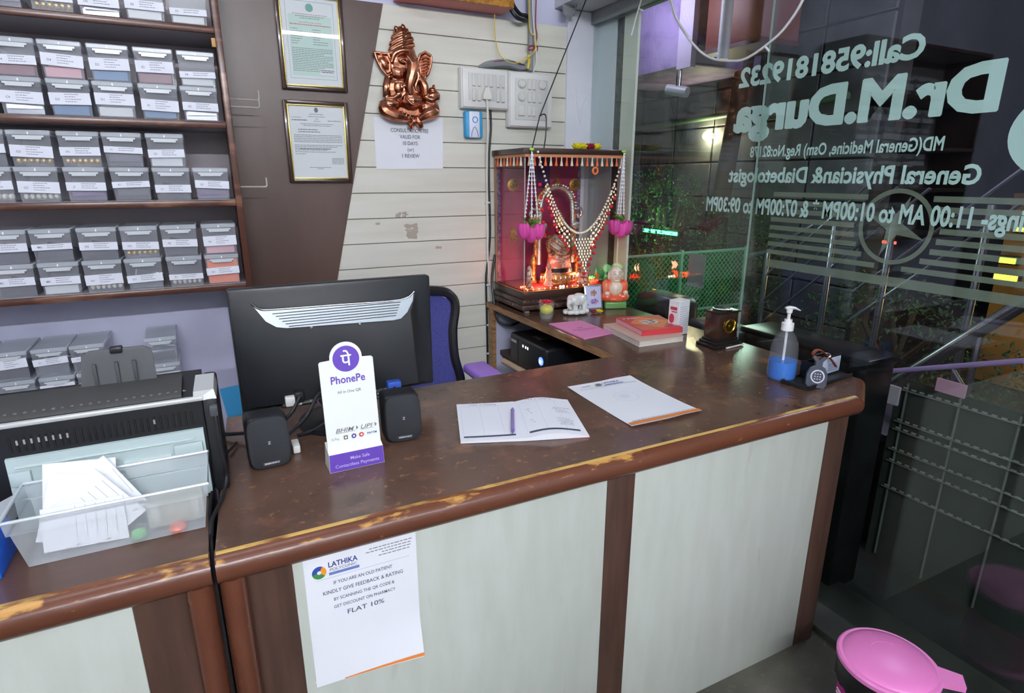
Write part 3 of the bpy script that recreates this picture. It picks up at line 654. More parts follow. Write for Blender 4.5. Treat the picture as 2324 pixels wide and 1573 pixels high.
for pts in ([(-.105, -.035, z0+.034), (-.13, -.06, .06), (-.17, -.05, .03), (-.25, .0, .012), (-.30, .05, .006)],
            [(-.01, -.004, z0+.03), (-.06, -.03, z0+.035), (-.10, -.06, .045), (-.15, -.09, .02), (-.17, -.10, .008)],
            [(.11, -.03, z0+.02), (.105, -.05, .06), (.10, -.06, .03), (.10, -.05, .01)],
            [(-.06, .0, z0+.01), (-.045, -.03, .03), (-.075, -.05, .012), (-.12, -.06, .006)]):
    obj('cable', B().tube(spline(pts, 8), .0042, 8), black_p, t)

# ================================================================ speakers
def speaker(x, y, rz, label):
    t = thing('desktop_speaker', label, 'speaker', (x, y, ZT), rz, 'small desktop speakers')
    T = TR(0, 0, 0, rx=radians(-5))
    c = obj('cabinet', B().box(-.039, .039, .004, .075, .001, .108, .012, 3, T=T), black_p, t)
    # rounded-square grille
    n = 32; rows = []
    for d_, s_ in ((.004, 1), (-.001, .985), (-.003, .93)):
        rows.append([T @ Vector((s_*.039*abs(cos(a))**.45*(1 if cos(a) >= 0 else -1), d_, .055+s_*.052*abs(sin(a))**.45*(1 if sin(a) >= 0 else -1))) for a in [2*pi*j/n for j in range(n)]])
    obj('grille', B().ring(rows), M('speaker cloth', (40, 42, 46), .75, bump=(2500, .3)), t)
    obj('badge', B().box(-.017, .017, -.0042, -.002, .011, .0165, .001, T=T), M('badge steel', (60, 62, 66), .3, .6), t)
    obj('lettering', B().text('ZEBRONICS', T @ FRONT(0, -.0045, .0122), .0045, 'c', .02, width=.028), M('badge letters', (214, 214, 218), .4), t, smooth=False)
    obj('emblem', B().text('Z', T @ FRONT(0, -.0038, .053), .008, 'c', .03), M('emblem silver', (190, 194, 200), .3, .4), t, smooth=False)
    obj('cable', B().tube(spline([(0, .072, .02), (-.004, .082, .008), (-.012, .086, .004), (-.02, .086, .004)], 6), .0025, 6), black_p, t)
speaker(.040, 1.153, .05, 'black desktop speaker beside the printer')
speaker(.311, 1.155, -.06, 'black desktop speaker between the payment stand and the open notebook')
tag(obj('cable_adapter', B().box(.085, .10, 1.20, 1.24, ZT+.0005, ZT+.018, .003), white_p), 'small white adapter lying behind the left speaker', 'adapter')

# ================================================================ payment stand
t = thing('payment_stand', 'white and purple payment code stand in front of the monitor', 'stand', (.193, 1.083, ZT), .02)
cardm = M('stand white', (236, 240, 234), .3); pur = M('stand purple', (102, 70, 176), .35)
LT = TR(0, .012, .03, rx=radians(-6))
out = [(-.052, -.028), (.052, -.028), (.052, .186), (.049, .189), (.031, .190)]+[(.031*cos(a), .192+.031*sin(a)) for a in [pi*j/14 for j in range(1, 14)]]+[(-.031, .190), (-.049, .189), (-.052, .186)]
obj('card', B().poly([LT @ Vector((x, 0, z)) for x, z in out], LT.to_3x3() @ Vector((0, .003, 0))), cardm, t, smooth=False)
obj('base_box', B().poly([(-.054, .0, .002), (.054, .0, .002), (.052, .004, .036), (.052, .012, .046), (-.052, .012, .046), (-.052, .004, .036)], None) if False else B().ring([[(-.054, 0, 0), (.054, 0, 0), (.054, .05, 0), (-.054, .05, 0)], [(-.053, .003, .037), (.053, .003, .037), (.053, .04, .05), (-.053, .04, .05)]]), cardm, t, smooth=False)
obj('purple_front', B().poly([(-.0535, -.0004, .001), (.0535, -.0004, .001), (.0525, .0026, .0365), (-.0525, .0026, .0365)], (0, -.0006, 0)), pur, t, smooth=False)
pl = lambda x, z, dy=-.0012: LT @ FRONT(x, dy, z)
obj('logo_disc', B().poly([LT @ Vector((.0255*cos(a*pi/20), -.0006, .190+.0255*sin(a*pi/20))) for a in range(40)]), pur, t, smooth=False)
obj('logo_letter', B().text('पे', pl(0, .1765), .034, 'c', .012), cardm, t, smooth=False)
obj('lettering', B().text('PhonePe', pl(0, .143), .0215, 'c', .015, width=.064).text('BHIM', pl(-.02, .052), .0, 'c') if False else B().text('PhonePe', pl(0, .143), .0215, 'c', .015, width=.066), pur, t, smooth=False)
pg = B().text('All in One QR', pl(0, .123), .0078, 'c', .01).text('BHIM', pl(-.016, .045), .012, 'c', .004, width=.036, shear=.3).text('UPI', pl(.027, .045), .012, 'c', .004, width=.024, shear=.3)
for x in (.006, .043): pg.poly([pl(x, .045) @ Vector(p) for p in ((0, 0, 0), (.004, .0045, 0), (0, .009, 0))])
pg.poly([pl(-.034, .0435) @ Vector(p) for p in ((0, 0, 0), (.038, 0, 0), (.038, .0006, 0), (0, .0006, 0))]).poly([pl(.014, .0435) @ Vector(p) for p in ((0, 0, 0), (.026, 0, 0), (.026, .0006, 0), (0, .0006, 0))])
pg.text('G Pay', pl(-.036, .031), .0062, 'c', .0)
obj('grey_print', pg, grey_ink, t, smooth=False)
for x, c, k_ in ((-.016, (110, 96, 80), 0), (0, (80, 56, 150), 1), (.015, (206, 60, 60), 2)):
    obj('pay_mark', B().poly([pl(x, .0335) @ Vector((.0048*cos(a*pi/8), .0048*sin(a*pi/8), 0)) for a in range(16)]) if k_ else B().poly([pl(x, .0335) @ Vector(p) for p in ((-.004, -.004, 0), (.004, -.004, 0), (.004, .004, 0), (-.004, .004, 0))]), M('pay mark %d' % k_, c, .5), t, smooth=False)
    obj('pay_mark_centre', B().poly([pl(x, .0335, -.0016) @ Vector((.0022*cos(a*pi/6), .0022*sin(a*pi/6), 0)) for a in range(12)]), cardm, t, smooth=False)
obj('blue_print', B().text('PAYTM', pl(.036, .0315), .0062, 'c', .02), M('pay blue', (40, 84, 150), .5), t, smooth=False)
fb = Matrix.Translation((0, -.0016, 0)) @ FRONT(0, 0, 0)
obj('slogan', B().text('Make Safe', TR(.006, -.0006, .0215, rx=radians(85)), .0095, 'c', .005).text('Contactless Payments', TR(0, -.0012, .0085, rx=radians(85)), .0095, 'c', .005, width=.086), M('slogan lilac', (206, 196, 236), .5), t, smooth=False)

# ================================================================ feedback poster on the counter front (code left out)
t = thing('feedback_poster', 'white clinic poster asking for feedback taped to the counter front', 'poster', (.158, .9175, .463))
w_, h = .0985, .268; n = 10
rows = []
for i in range(n+1):
    z = h*i/n; c = max(0, (.3-i/n))
    rows.append([(x*w_, -.0006-c*.06*(.3+.7*(x+1)/2)**2, z+(1-i/n)*.012*(x-1)*-.0) for x in (-1, -.5, 0, .5, 1)])
obj('sheet', B().ring(rows, close=False), paper, t)
P = lambda x, z: FRONT(x, -.0012, z)
nv = M('navy ink', (44, 58, 120), .7)
obj('clinic_name', B().text('LATHIKA', P(-.033, .2395), .0145, 'c', .02, width=.05), nv, t, smooth=False)
obj('clinic_line', B().text('POLYCLINIC', P(-.033, .2315), .0075, 'c', .01, width=.046), grey_ink, t, smooth=False)
obj('tag_bar', B().poly([P(-.058, .2235) @ Vector(p) for p in ((0, 0, 0), (.052, 0, 0), (.052, .0055, 0), (0, .0055, 0))]), M('blue bar', (104, 122, 184), .7), t, smooth=False)
for c, a0, a1, nm in (((46, 76, 160), 60, 190, 'logo_blue'), ((236, 150, 48), -40, 60, 'logo_orange'), ((66, 140, 70), 190, 320, 'logo_green')):
    pts = [P(-.074, .234) @ Vector((.012*cos(radians(a0+(a1-a0)*j/10)), .0125*sin(radians(a0+(a1-a0)*j/10)), 0)) for j in range(11)]+[P(-.074, .234) @ Vector((.0035*cos(radians(a1-(a1-a0)*j/5)), .0035*sin(radians(a1-(a1-a0)*j/5)), 0)) for j in range(6)]
    obj(nm, B().poly(pts), M('ink '+nm, c, .7), t, smooth=False)
ad = B()
rr_ = random.Random(8)
for i in range(4):
    x = .085-(.072, .078, .05, .056)[i]
    while x < .085:
        ww = rr_.uniform(.004, .009); ad.poly([P(x, .253-i*.0058) @ Vector(p) for p in ((0, 0, 0), (ww, 0, 0), (ww, .0017, 0), (0, .0017, 0))]); x += ww+.0016
ad.poly([P(-.08, .2185) @ Vector(p) for p in ((0, 0, 0), (.165, 0, 0), (.165, .0004, 0), (0, .0004, 0))])
obj('address_lines', ad, grey_ink, t, smooth=False)
tx = B()
for s, z, sz, wd in (('IF YOU ARE AN OLD PATIENT', .2035, .0095, .104), ('KINDLY GIVE FEEDBACK & RATING', .1865, .0105, .142), ('BY SCANNING THE QR CODE &', .170, .009, .108), ('GET DISCOUNT ON PHARMACY', .1545, .009, .110), ('FLAT 10%', .135, .0135, .066)):
    tx.text(s, P(0, z), sz, 'c', .006, width=wd)
obj('lettering', tx, M('poster ink', (74, 78, 96), .7), t, smooth=False)
ob = []
for i in range(9):
    x = -1+2*i/8
    ob.append((x*w_, -.0012-.3*.06*(.3+.7*(x+1)/2)**2-.0006, 0))
obj('orange_foot', B().ring([[(p[0], p[1], .0015+.001*max(0, .2+p[0]*8)) for p in ob[2:]], [(p[0], p[1]*.92-.0004, .0025+.0068*((i+1)/7)) for i, p in enumerate(ob[2:])]], close=False), M('orange ink', (226, 132, 60), .6), t)
obj('tape', B().poly([(-.101, -.0015, .012), (-.085, -.0018, .02), (-.083, -.0018, .016), (-.099, -.0015, .008)]), white_p, t, smooth=False)

# ================================================================ printer on the side counter
t = thing('office_printer', 'black and grey office printer behind the plastic tray', 'printer', (0, 0, 0))
px0, px1 = -.47, -.062
body = [(1.125, ZT+.0005), (1.108, .925), (1.108, .972), (1.114, .978), (1.25, .988), (1.262, .97), (1.262, ZT+.0005)]
obj('body', B().ring([[(x, y, z) for y, z in body] for x in (px0, px1)]), black_p, t)
obj('side_case', B().box(-.0615, -.037, 1.104, 1.262, ZT+.0005, .978, .006), black_p, t)
grt = M('printer grey top', (58, 58, 57), .55); slv = M('printer silver', (196, 198, 196), .3, .2); lgy = M('printer pale panel', (176, 192, 192), .45)
obj('top_cover', B().ring([[(px0, 1.116, .980), (px0, 1.122, .986), (px0, 1.205, .998), (px0, 1.21, .986)], [(px1-.03, 1.116, .980), (px1-.03, 1.122, .986), (px1-.03, 1.205, .998), (px1-.03, 1.21, .986)]]), grt, t)
obj('silver_trim', B().box(px0, px1+.004, 1.1035, 1.114, .972, .9805, .003), slv, t)
obj('corner_cap', B().ring([[(-.075, 1.1045, .973), (-.038, 1.1045, .973), (-.036, 1.19, .975), (-.07, 1.19, .975)], [(-.073, 1.107, .990), (-.041, 1.109, .990), (-.039, 1.187, .996), (-.07, 1.187, .996)]]), slv, t)
me_b = mesh(B().ell((0, 0, 0), (.0032, .0026, .002), u=8, v=5), M('bump grey', (92, 92, 90), .4))
for i in range(26):
    o = obj('grip_bump', me_b, None, t); o.location = (-.40+i*.0125, 1.1285, .9872)
me_s = mesh(B().box(-.0016, .0016, -.001, .001, -.013, .013, .0007, 1), M('slot dark', (8, 8, 9), .6))
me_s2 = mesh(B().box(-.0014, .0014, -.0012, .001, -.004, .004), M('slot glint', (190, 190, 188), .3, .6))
for i in range(28):
    o = obj('vent_slot', me_s, None, t); o.location = (-.335+i*.0094, 1.1078, .942)
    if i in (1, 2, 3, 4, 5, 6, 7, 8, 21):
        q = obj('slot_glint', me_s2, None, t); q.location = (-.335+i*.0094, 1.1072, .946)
obj('front_panel', B().ring([[(-.345, 1.1085, .922), (-.345, 1.103, .921), (-.345, 1.098, ZT+.004), (-.345, 1.12, ZT+.004)], [(-.066, 1.1085, .922), (-.066, 1.103, .921), (-.066, 1.098, ZT+.004), (-.066, 1.12, ZT+.004)]]), lgy, t)
for z in (.906, .872, .85): obj('panel_ridge', B().box(-.335, -.08, 1.0985, 1.104, z-.0016, z+.0016, .001), M('ridge pale', (190, 206, 204), .4), t)
obj('panel_catch', B().box(-.115, -.07, 1.094, 1.104, .876, .90, .002), lgy, t); obj('panel_catch', B().box(-.343, -.315, 1.094, 1.104, .876, .90, .002), lgy, t)
obj('rating_label', B().box(-.19, -.12, 1.0965, 1.1015, .855, .885), M('rating paper', (198, 210, 208), .6), t)
op = obj('output_tray', B().ring([[(x, 1.196+.0, .988) for x in (-.248, -.132)]+[(x, 1.20, .988) for x in (-.132, -.248)], [(x, 1.206, 1.05) for x in (-.24, -.134)]+[(x, 1.21, 1.05) for x in (-.134, -.24)], [(x, 1.208, 1.057) for x in (-.228, -.146)]+[(x, 1.212, 1.057) for x in (-.146, -.228)]]), M('tray charcoal', (66, 68, 70), .5), t)
for x in (-.223, -.19, -.163): obj('rib', B().box(x-.003, x+.003, 1.1945, 1.202, .996, 1.035, .001, T=None), MATS['tray charcoal'], op)
obj('tray_stop', B().box(-.197, -.178, 1.20, 1.216, 1.05, 1.061, .002), black_p, op)
obj('power_cable', B().tube(spline([(-.045, 1.10, .955), (-.043, 1.092, .94), (-.042, 1.089, .90), (-.04, 1.092, .85), (-.041, 1.095, .82), (-.05, 1.06, .803), (-.066, 1.0, .80), (-.0695, .95, .797)], 8), .0032, 8), black_p, t)
obj('cable_plug', B().box(-.052, -.038, 1.088, 1.104, .945, .965, .003), M('plug grey', (70, 72, 76), .4), t)

# ================================================================ plastic tray with papers
tr = thing('plastic_tray', 'translucent plastic tray full of slips in front of the printer', 'tray', (0, 0, 0))
frost = M('frosted plastic', (214, 222, 228), .25, alpha=.33)
def frus(lo, hi, z0, z1):
    b = B()
    v = [b.b.verts.new((x, y, z0)) for x, y in lo]; u = [b.b.verts.new((x, y, z1)) for x, y in hi]; b.b.faces.new(v[::-1])
    for i in range(4): b.b.faces.new((v[i], v[(i+1) % 4], u[(i+1) % 4], u[i]))
    return b
R4 = lambda a, b, c, d: [(a, c), (b, c), (b, d), (a, d)]
obj('tray_body', frus(R4(-.312, -.078, .985, 1.072), R4(-.320, -.068, .972, 1.085), ZT+.001, .858), frost, tr, smooth=False)
obj('tray_collar', B().ring([[(x, y, .858) for x, y in R4(-.3235, -.0655, .968, 1.088)], [(x, y, .881) for x, y in R4(-.3255, -.064, .966, 1.09)]], cap=False), frost, tr, smooth=False)
obj('rim', B().tube([(-.327, .964, .8815), (-.063, .964, .8815), (-.063, 1.0915, .8815), (-.327, 1.0915, .8815), (-.327, .964, .8815)], .0026, 6), M('rim plastic', (222, 230, 234), .2, alpha=.6), tr)
obj('handle_flap', B().poly([(-.327, .985, .876), (-.327, 1.07, .876), (-.352, 1.06, .868), (-.356, .99, .866)], (0, 0, .003)), M('rim plastic', ()), tr, smooth=False)
rr_ = random.Random(12)
slipm = M('slip paper', (236, 238, 244), .75)
for i, (cx, cy, cz, rz_, ry_, lean, w_, h, lb_) in enumerate((
        (-.25, 1.062, .852, 0, .13, 12, .10, .125, 'white slip standing at the back of the tray, tallest of the bundle'),
        (-.222, 1.052, .85, 0, -.5, 12, .095, .11, 'white slip leaning right inside the tray, its corner sticking out'),
        (-.247, 1.042, .845, 0, .3, 14, .10, .11, 'white slip tilted left in the middle of the tray bundle'),
        (-.228, 1.026, .842, 0, -.62, 14, .10, .10, 'lined receipt slip at the front of the tray bundle'),
        (-.240, 1.012, .832, 0, .05, 12, .11, .07, 'small receipt slip pressed against the tray front'))):
    s = thing('paper_slip', lb_, 'paper', (cx, cy, cz), 0, 'slips in the plastic tray', rot=(radians(-lean), ry_, 0))
    obj('sheet', B().poly([(-w_/2, 0, -h/2), (w_/2, 0, -h/2), (w_/2-.004, 0, h/2), (-w_/2, 0, h/2-.003)], (0, .0012, 0)), slipm, s, smooth=False)
    b = B()
    for j in range(5): b.poly([(-.012+j*.013, -.0004, -.02), (-.0114+j*.013, -.0004, -.02), (-.0114+j*.013, -.0004, .03), (-.012+j*.013, -.0004, .03)])
    for j in range(7): b.poly([(-.04+j*.013, -.0004, -.04+(j % 3)*.004), (-.034+j*.013, -.0004, -.04+(j % 3)*.004), (-.034+j*.013, -.0004, -.0375+(j % 3)*.004), (-.04+j*.013, -.0004, -.0375+(j % 3)*.004)])
    obj('print_lines', b, M('slip ink', (150, 150, 160), .7), s, smooth=False)
sb_ = thing('small_clear_box', 'small clear snap-lid box lying in the plastic tray', 'box', (-.118, 1.03, ZT+.004), .0)
obj('body', B().box(-.042, .042, -.022, .022, 0, .045, .006), M('yellowed plastic', (206, 206, 190), .2, alpha=.5), sb_)
for s in (-1, 1): obj('clip', B().box(s*.028-.007, s*.028+.007, -.025, -.02, .012, .045, .002), M('clip plastic', (214, 216, 212), .2, alpha=.7), sb_)
tag(obj('plastic_disc', B().lathe([(.011, 0), (.012, .004), (.01, .01), (.003, .012)], (-.172, 1.0, ZT+.003), 14), M('green plastic', (116, 186, 120), .4)), 'small green cap at the bottom of the plastic tray', 'cap')
tag(obj('plastic_disc', B().lathe([(.013, 0), (.014, .004), (.011, .009), (.002, .01)], (-.118, .996, ZT+.003), 14), M('red plastic', (214, 112, 92), .4)), 'small red cap at the bottom of the plastic tray', 'cap')
t = thing('blue_carton', 'bright blue carton at the left edge of the side counter', 'carton', (-.39, 1.0, ZT+.0005), 0)
obj('body', B().box(-.05, .05, -.03, .05, 0, .056, .001), M('carton blue', (20, 96, 210), .4), t)
obj('flap', B().poly([(-.05, -.03, .0562), (.05, -.03, .0562), (.05, .05, .0562), (-.05, .05, .0562)], (0, 0, .0008)), MATS['carton blue'], t)
# ================================================================ blue paper on the wall behind
tag(obj('blue_paper', B().poly([(-.07, 2.465, .545), (.03, 2.462, .555), (.03, 2.458, .43), (-.055, 2.46, .42)], (0, .001, 0)), M('blue sheet', (66, 166, 222), .6)), 'bright blue paper on the lilac wall behind the monitor', 'paper')

# ================================================================ office chair
ch = thing('office_chair', 'office chair with violet mesh back behind the counter', 'chair', (.52, 1.80, 0))
meshm = M('violet mesh', (74, 78, 150), .7, noise=(420, (52, 54, 118), .42, .58), bump=(600, .4)); cf = M('chair black', (30, 28, 30), .35)
def yb(z): return .16+.05*sin((z-.5)*3.2)
prof = [(.19, .50), (.232, .56), (.238, .62), (.222, .70), (.222, .80), (.236, .88), (.225, .925), (.17, .952), (0, .960)]
loop = prof+[(-x, z) for x, z in prof[-2::-1]]
obj('back_frame', B().tube(spline([(x, yb(z), z) for x, z in loop], 5), .018, 8), cf, ch)
rows = []
for x, z in [(a, b) for a, b in prof[:-1]]+[(.1, .955)]:
    xx = max(.03, x-.008); zz = z-(.01 if z > .9 else 0); rows.append([(xx*s_, yb(zz)+.02*(1-s_*s_), zz) for s_ in (-1, -.6, -.2, .2, .6, 1)])
obj('back_mesh', B().ring(rows, close=False), meshm, ch)
obj('lumbar_band', B().ring([[(x, yb(z)+.012, z) for x in (-.22, -.1, 0, .1, .22)] for z in (.64, .69)], close=False), M('violet band', (48, 48, 110), .7), ch)
obj('seat', B().box(-.24, .24, -.28, .17, .43, .5, .03, 3), M('violet seat', (70, 60, 120), .8), ch)
for s in (-1, 1):
    a = obj('armrest', B().tube([(s*.25, .13, .46), (s*.265, .12, .58), (s*.265, .06, .66), (s*.262, -.16, .66)], .014, 8), cf, ch)
    obj('arm_pad', B().box(s*.262-.045, s*.262+.045, -.18, .10, .664, .70, .014, 3), M('lavender pad', (168, 128, 216), .6), a)
obj('gas_lift', B().cyl((0, -.05, .12), (0, -.05, .43), .025), chrome, ch)
for i in range(5):
    a = i*2*pi/5+.3; l = obj('leg', B().tube([(0, -.05, .12), (.26*cos(a), -.05+.26*sin(a), .075)], [.022, .014], 8), cf, ch)
    obj('caster', B().cyl((.26*cos(a)-.02*sin(a), -.05+.26*sin(a)+.02*cos(a), .0275), (.26*cos(a)+.02*sin(a), -.05+.26*sin(a)-.02*cos(a), .0275), .027), cf, l)

# ================================================================ open notebook and pen
t = thing('open_notebook', 'open ruled notebook lying face up on the counter', 'notebook', (0, 0, 0))
def pg_quad(A, Bp, C, D, humps, n=10, lift=.001, th=.006):
    """A far-left, Bp far-right, C near-right, D near-left; heights along width"""
    A, Bp, C, D = map(Vector, (A, Bp, C, D)); top = []; bot = []
    for i in range(n+1):
        u = i/n; h = ZT+lift+th+humps(u); f_ = A.lerp(Bp, u); n_ = D.lerp(C, u)
        top.append([(f_.x, f_.y, h), (n_.x, n_.y, h)]); bot.append([(f_.x, f_.y, ZT+lift), (n_.x, n_.y, ZT+lift)])
    return B().ring([[a[0], a[1], b_[1], b_[0]] for a, b_ in zip(top, bot)])
A1, A2, A3 = (.487, 1.302, 0), (.622, 1.249, 0), (.757, 1.208, 0); D1, D2, D3 = (.416, 1.093, 0), (.550, 1.041, 0), (.685, .997, 0)
hl = lambda u: -.002+.003*u*u
hr = lambda u: .012*sin(min(1, u*1.0)*pi)**1.2*(1-u*.45)-.003*u
obj('page_left', pg_quad(A1, A2, D2, D1, hl), paper, t)
obj('page_right', pg_quad(A2, A3, D3, D2, hr), paper, t)
obj('cover', B().poly([(x, y, ZT+.0002) for x, y in ((.489, 1.30), (.756, 1.207), (.685, .995), (.419, 1.096))], (0, 0, .0009)), M('notebook red', (196, 70, 76), .5), t)
ev = Vector((A2[0]-A1[0], A2[1]-A1[1], 0)).normalized(); dv = Vector((D1[0]-A1[0], D1[1]-A1[1], 0)).normalized()
def npt(side, u, v, dz=.0006):
    A, Bp, C, D = ((A1, A2, D2, D1), (A2, A3, D3, D2))[side]; p = Vector(A).lerp(Vector(Bp), u).lerp(Vector(D).lerp(Vector(C), u), v)
    return Vector((p.x, p.y, ZT+.007+(hl, hr)[side](u)+dz))
def strip(b, side, u0, u1, v0, v1, n=8):
    b.ring([[npt(side, u0+(u1-u0)*i/n, v0) for i in range(n+1)], [npt(side, u0+(u1-u0)*i/n, v1) for i in range(n+1)]], close=False)
b = B()
strip(b, 0, .06, .86, .885, .92); strip(b, 1, .08, .9, .865, .905)
obj('footer_band', b, M('band ink', (70, 74, 92), .7), t)
b = B(); rl = random.Random(5)
for side in (0, 1):
    for i in range(3): strip(b, side, .06+.32*i, .064+.32*i, .12, .86, 1)
    strip(b, side, .05, .95, .1, .103, 8)
obj('ruled_lines', b, M('rule ink', (196, 200, 212), .7), t)
b = B()
for side, u0, n_, vs in ((1, .62, 5, (.30, .34, .38, .42, .60, .64, .68, .72, .76)), (1, .18, 1, (.3, .36, .42, .6, .66))):
    for v in vs:
        u = u0+rl.uniform(-.03, .03)
        for j in range(n_):
            ww = rl.uniform(.02, .06); strip(b, side, u, u+ww, v, v+.006+rl.uniform(0, .006), 2); u += ww+.01
# page headers read from the far side
for side, uc in ((0, .45), (1, .42)):
    q = npt(side, uc, .055, .0012); ang = math.atan2(ev.y, ev.x)+pi
    b.text('Tulasi-1 No:', TR(q.x, q.y, q.z+.0003, rz=ang), .0105, 'c', 0, width=.07)
obj('handwriting', b, M('pen ink', (124, 130, 170), .7), t)
pn = thing('ballpoint_pen', 'purple ballpoint pen lying on the open notebook', 'pen', (0, 0, 0))
pa, pb = Vector((.590, 1.190, ZT+.0128)), Vector((.535, 1.078, ZT+.0128)); dd = (pb-pa).normalized()
obj('barrel', B().cyl(pa, pb, .0042, n=10), M('pen purple', (150, 132, 196), .25, alpha=.85), pn)
obj('tip', B().tube([pb, pb+dd*.012], [.0038, .0008], 8), M('pen tip', (110, 92, 170), .3), pn)
obj('clip', B().tube([pa+Vector((0, 0, .005)), pa+dd*.03+Vector((0, 0, .0055))], .0013, 6), M('pen clip', (120, 104, 176), .3), pn)
obj('end_button', B().cyl(pa-dd*.008, pa, .0026, n=8), M('pen tip', ()), pn)

# ================================================================ letterhead sheet
t = thing('letterhead_sheet', 'blank clinic letterhead sheet with an orange foot on the counter', 'paper', (.911, 1.144, ZT+.0006), -.02)
b = B(); n = 10
rows = [[(x, y, .0008+.004*abs(y/.145)**3*(1 if x > 0 else .4)) for x in (-.105, -.05, 0, .05, .105)] for y in [-.147+.294*i/n for i in range(n+1)]]
obj('sheet', B().ring(rows, close=False), paper, t)
q = lambda x, y: TR(x, y, .0062 if abs(y) > .12 else .003, rz=0)
hz = lambda y: .0018+.004*abs(y/.145)**3
obj('clinic_name', B().text('LATHIKA', TR(.02, .118, hz(.13)+.001), .014, 'c', .015, width=.055).text('CLINIC', TR(-.06, .118, hz(.13)), .009, 'c', .0), nv, t, smooth=False)
obj('tag_bar', B().poly([(-.005, .109, hz(.115)), (.055, .109, hz(.115)), (.055, .114, hz(.115)), (-.005, .114, hz(.115))]), M('blue bar', ()), t, smooth=False)
obj('logo', B().poly([(-.022+.009*cos(a*pi/10), .118+.009*sin(a*pi/10), hz(.128)+.0006) for a in range(20)]), grey_ink, t, smooth=False)
obj('watermark', B().ring([[(.0+.034*cos(a*pi/16), .02+.034*sin(a*pi/16), .0021) for a in range(33)], [(.0+.031*cos(a*pi/16), .02+.031*sin(a*pi/16), .0021) for a in range(33)]], close=False).poly([(.016*cos(a*pi/10)-.004, .022+.014*sin(a*pi/10), .0021) for a in range(20)]), M('watermark ink', (222, 225, 234), .75), t, smooth=False)
obj('orange_foot', B().poly([(-.1045, -.1468, .0062), (.1045, -.1468, .0066), (.1045, -.132, .0056), (-.1045, -.132, .0050)]), MATS['orange ink'], t, smooth=False)
b = B(); rl = random.Random(9)
for yy in (-.128, -.133, .103):
    x = -.09
    while x < .09: ww = rl.uniform(.004, .012); b.poly([(x, yy, hz(yy)+.0006), (x+ww, yy, hz(yy)+.0006), (x+ww, yy+.0014, hz(yy)+.0006), (x, yy+.0014, hz(yy)+.0006)]); x += ww+.002
obj('print_lines', b, grey_ink, t, smooth=False)
# ================================================================ booklets, books, carton on the counter arm
t = thing('pink_booklet', 'thin pink booklet at the inner edge of the counter arm', 'booklet', (0, 0, ZT))
obj('cover', B().poly([(1.121, 1.94, .0005), (1.262, 1.928, .0005), (1.262, 1.712, .0005), (1.122, 1.69, .0005)], (0, 0, .004)), M('pink card', (226, 142, 190), .6), t)
obj('print_lines', B().box(1.145, 1.248, 1.80, 1.808, .0046, .0049).box(1.16, 1.235, 1.787, 1.790, .0046, .0049).box(1.18, 1.205, 1.825, 1.834, .0046, .0049), M('faded red ink', (180, 106, 150), .7), t, smooth=False)
t = thing('beige_book', 'thick beige book lying under the red book', 'book', (0, 0, ZT))
bp = [(1.268, 1.785), (1.236, 1.525), (1.424, 1.517), (1.492, 1.772)]
def slab(pts, z0, z1, k=1):
    c = Vector((sum(p[0] for p in pts)/4, sum(p[1] for p in pts)/4)); return B().poly([(c.x+(x-c.x)*k, c.y+(y-c.y)*k, z0) for x, y in pts], (0, 0, z1-z0))
obj('pages', slab(bp, .0015, .019, .985), M('book pages', (228, 224, 216), .7, stretch=(1, 1, 60), noise=(20, (206, 200, 190), .4, .6)), t)
obj('cover_bottom', slab(bp, .0003, .0015), M('beige cover', (206, 178, 160), .55), t); obj('cover_top', slab(bp, .019, .0205), M('beige cover', ()), t)
t = thing('red_book', 'red patterned book lying on top of the beige book', 'book', (0, 0, ZT+.0207))
rp = [(1.325, 1.785), (1.288, 1.58), (1.45, 1.555), (1.50, 1.745)]
obj('pages', slab(rp, .001, .018, .985), M('pink page edge', (232, 172, 180), .7), t)
redm = M('red cover', (206, 66, 72), .4)
obj('cover_top', slab(rp, .018, .02), redm, t); obj('cover_bottom', slab(rp, .0002, .0012), redm, t)
obj('spine', B().poly([(1.288, 1.58, .0005), (1.45, 1.555, .0005), (1.45, 1.5535, .0005), (1.288, 1.5785, .0005)], (0, 0, .019)), redm, t)
cb = Vector((1.392, 1.667, .0203))
def dia(a, b_, z): return [(cb.x+x*cos(-.13)-y*sin(-.13), cb.y+x*sin(-.13)+y*cos(-.13), z) for x, y in ((0, b_), (-a, 0), (0, -b_), (a, 0))]
obj('cover_diamond', B().poly(dia(.08, .09, .0206)), M('orange print', (226, 130, 84), .5), t, smooth=False)
obj('cover_picture', B().poly([(cb.x+x, cb.y+y, .0209) for x, y in ((-.035, -.02), (.03, -.03), (.037, .02), (-.028, .03))]), M('print pale', (222, 206, 210), .5, noise=(60, (120, 80, 90), .5, .56)), t, smooth=False)
obj('print_lines', B().box(-.03, .03, -.004, .004, .0202, .0208, T=TR(1.36, 1.742, 0, rz=-.13)).box(-.02, .02, -.003, .003, .0202, .0208, T=TR(1.425, 1.59, 0, rz=-.13)), M('print pale', ()), t, smooth=False)
t = thing('medicine_carton', 'tall white medicine carton with red print beside the books', 'carton', (1.478, 1.61, ZT+.0006), .17)
obj('box', B().box(-.029, .029, -.024, .024, 0, .128, .0015, 1), M('carton white', (230, 232, 236), .4), t)
R_ = M('carton red', (196, 70, 90), .5)
obj('red_print', B().poly([(-.0293, .018, .012), (-.0293, -.02, .012), (-.0293, -.02, .034), (-.0293, .018, .034)]).poly([(-.0294, .008+.012*cos(a*pi/8), .06+.018*sin(a*pi/8)) for a in range(16)]), R_, t, smooth=False)
obj('print_block', B().box(-.0296, -.029, -.014, .016, .092, .104).box(-.0296, -.029, -.014, .01, .084, .088), R_, t, smooth=False)
b = B(); rl = random.Random(3)
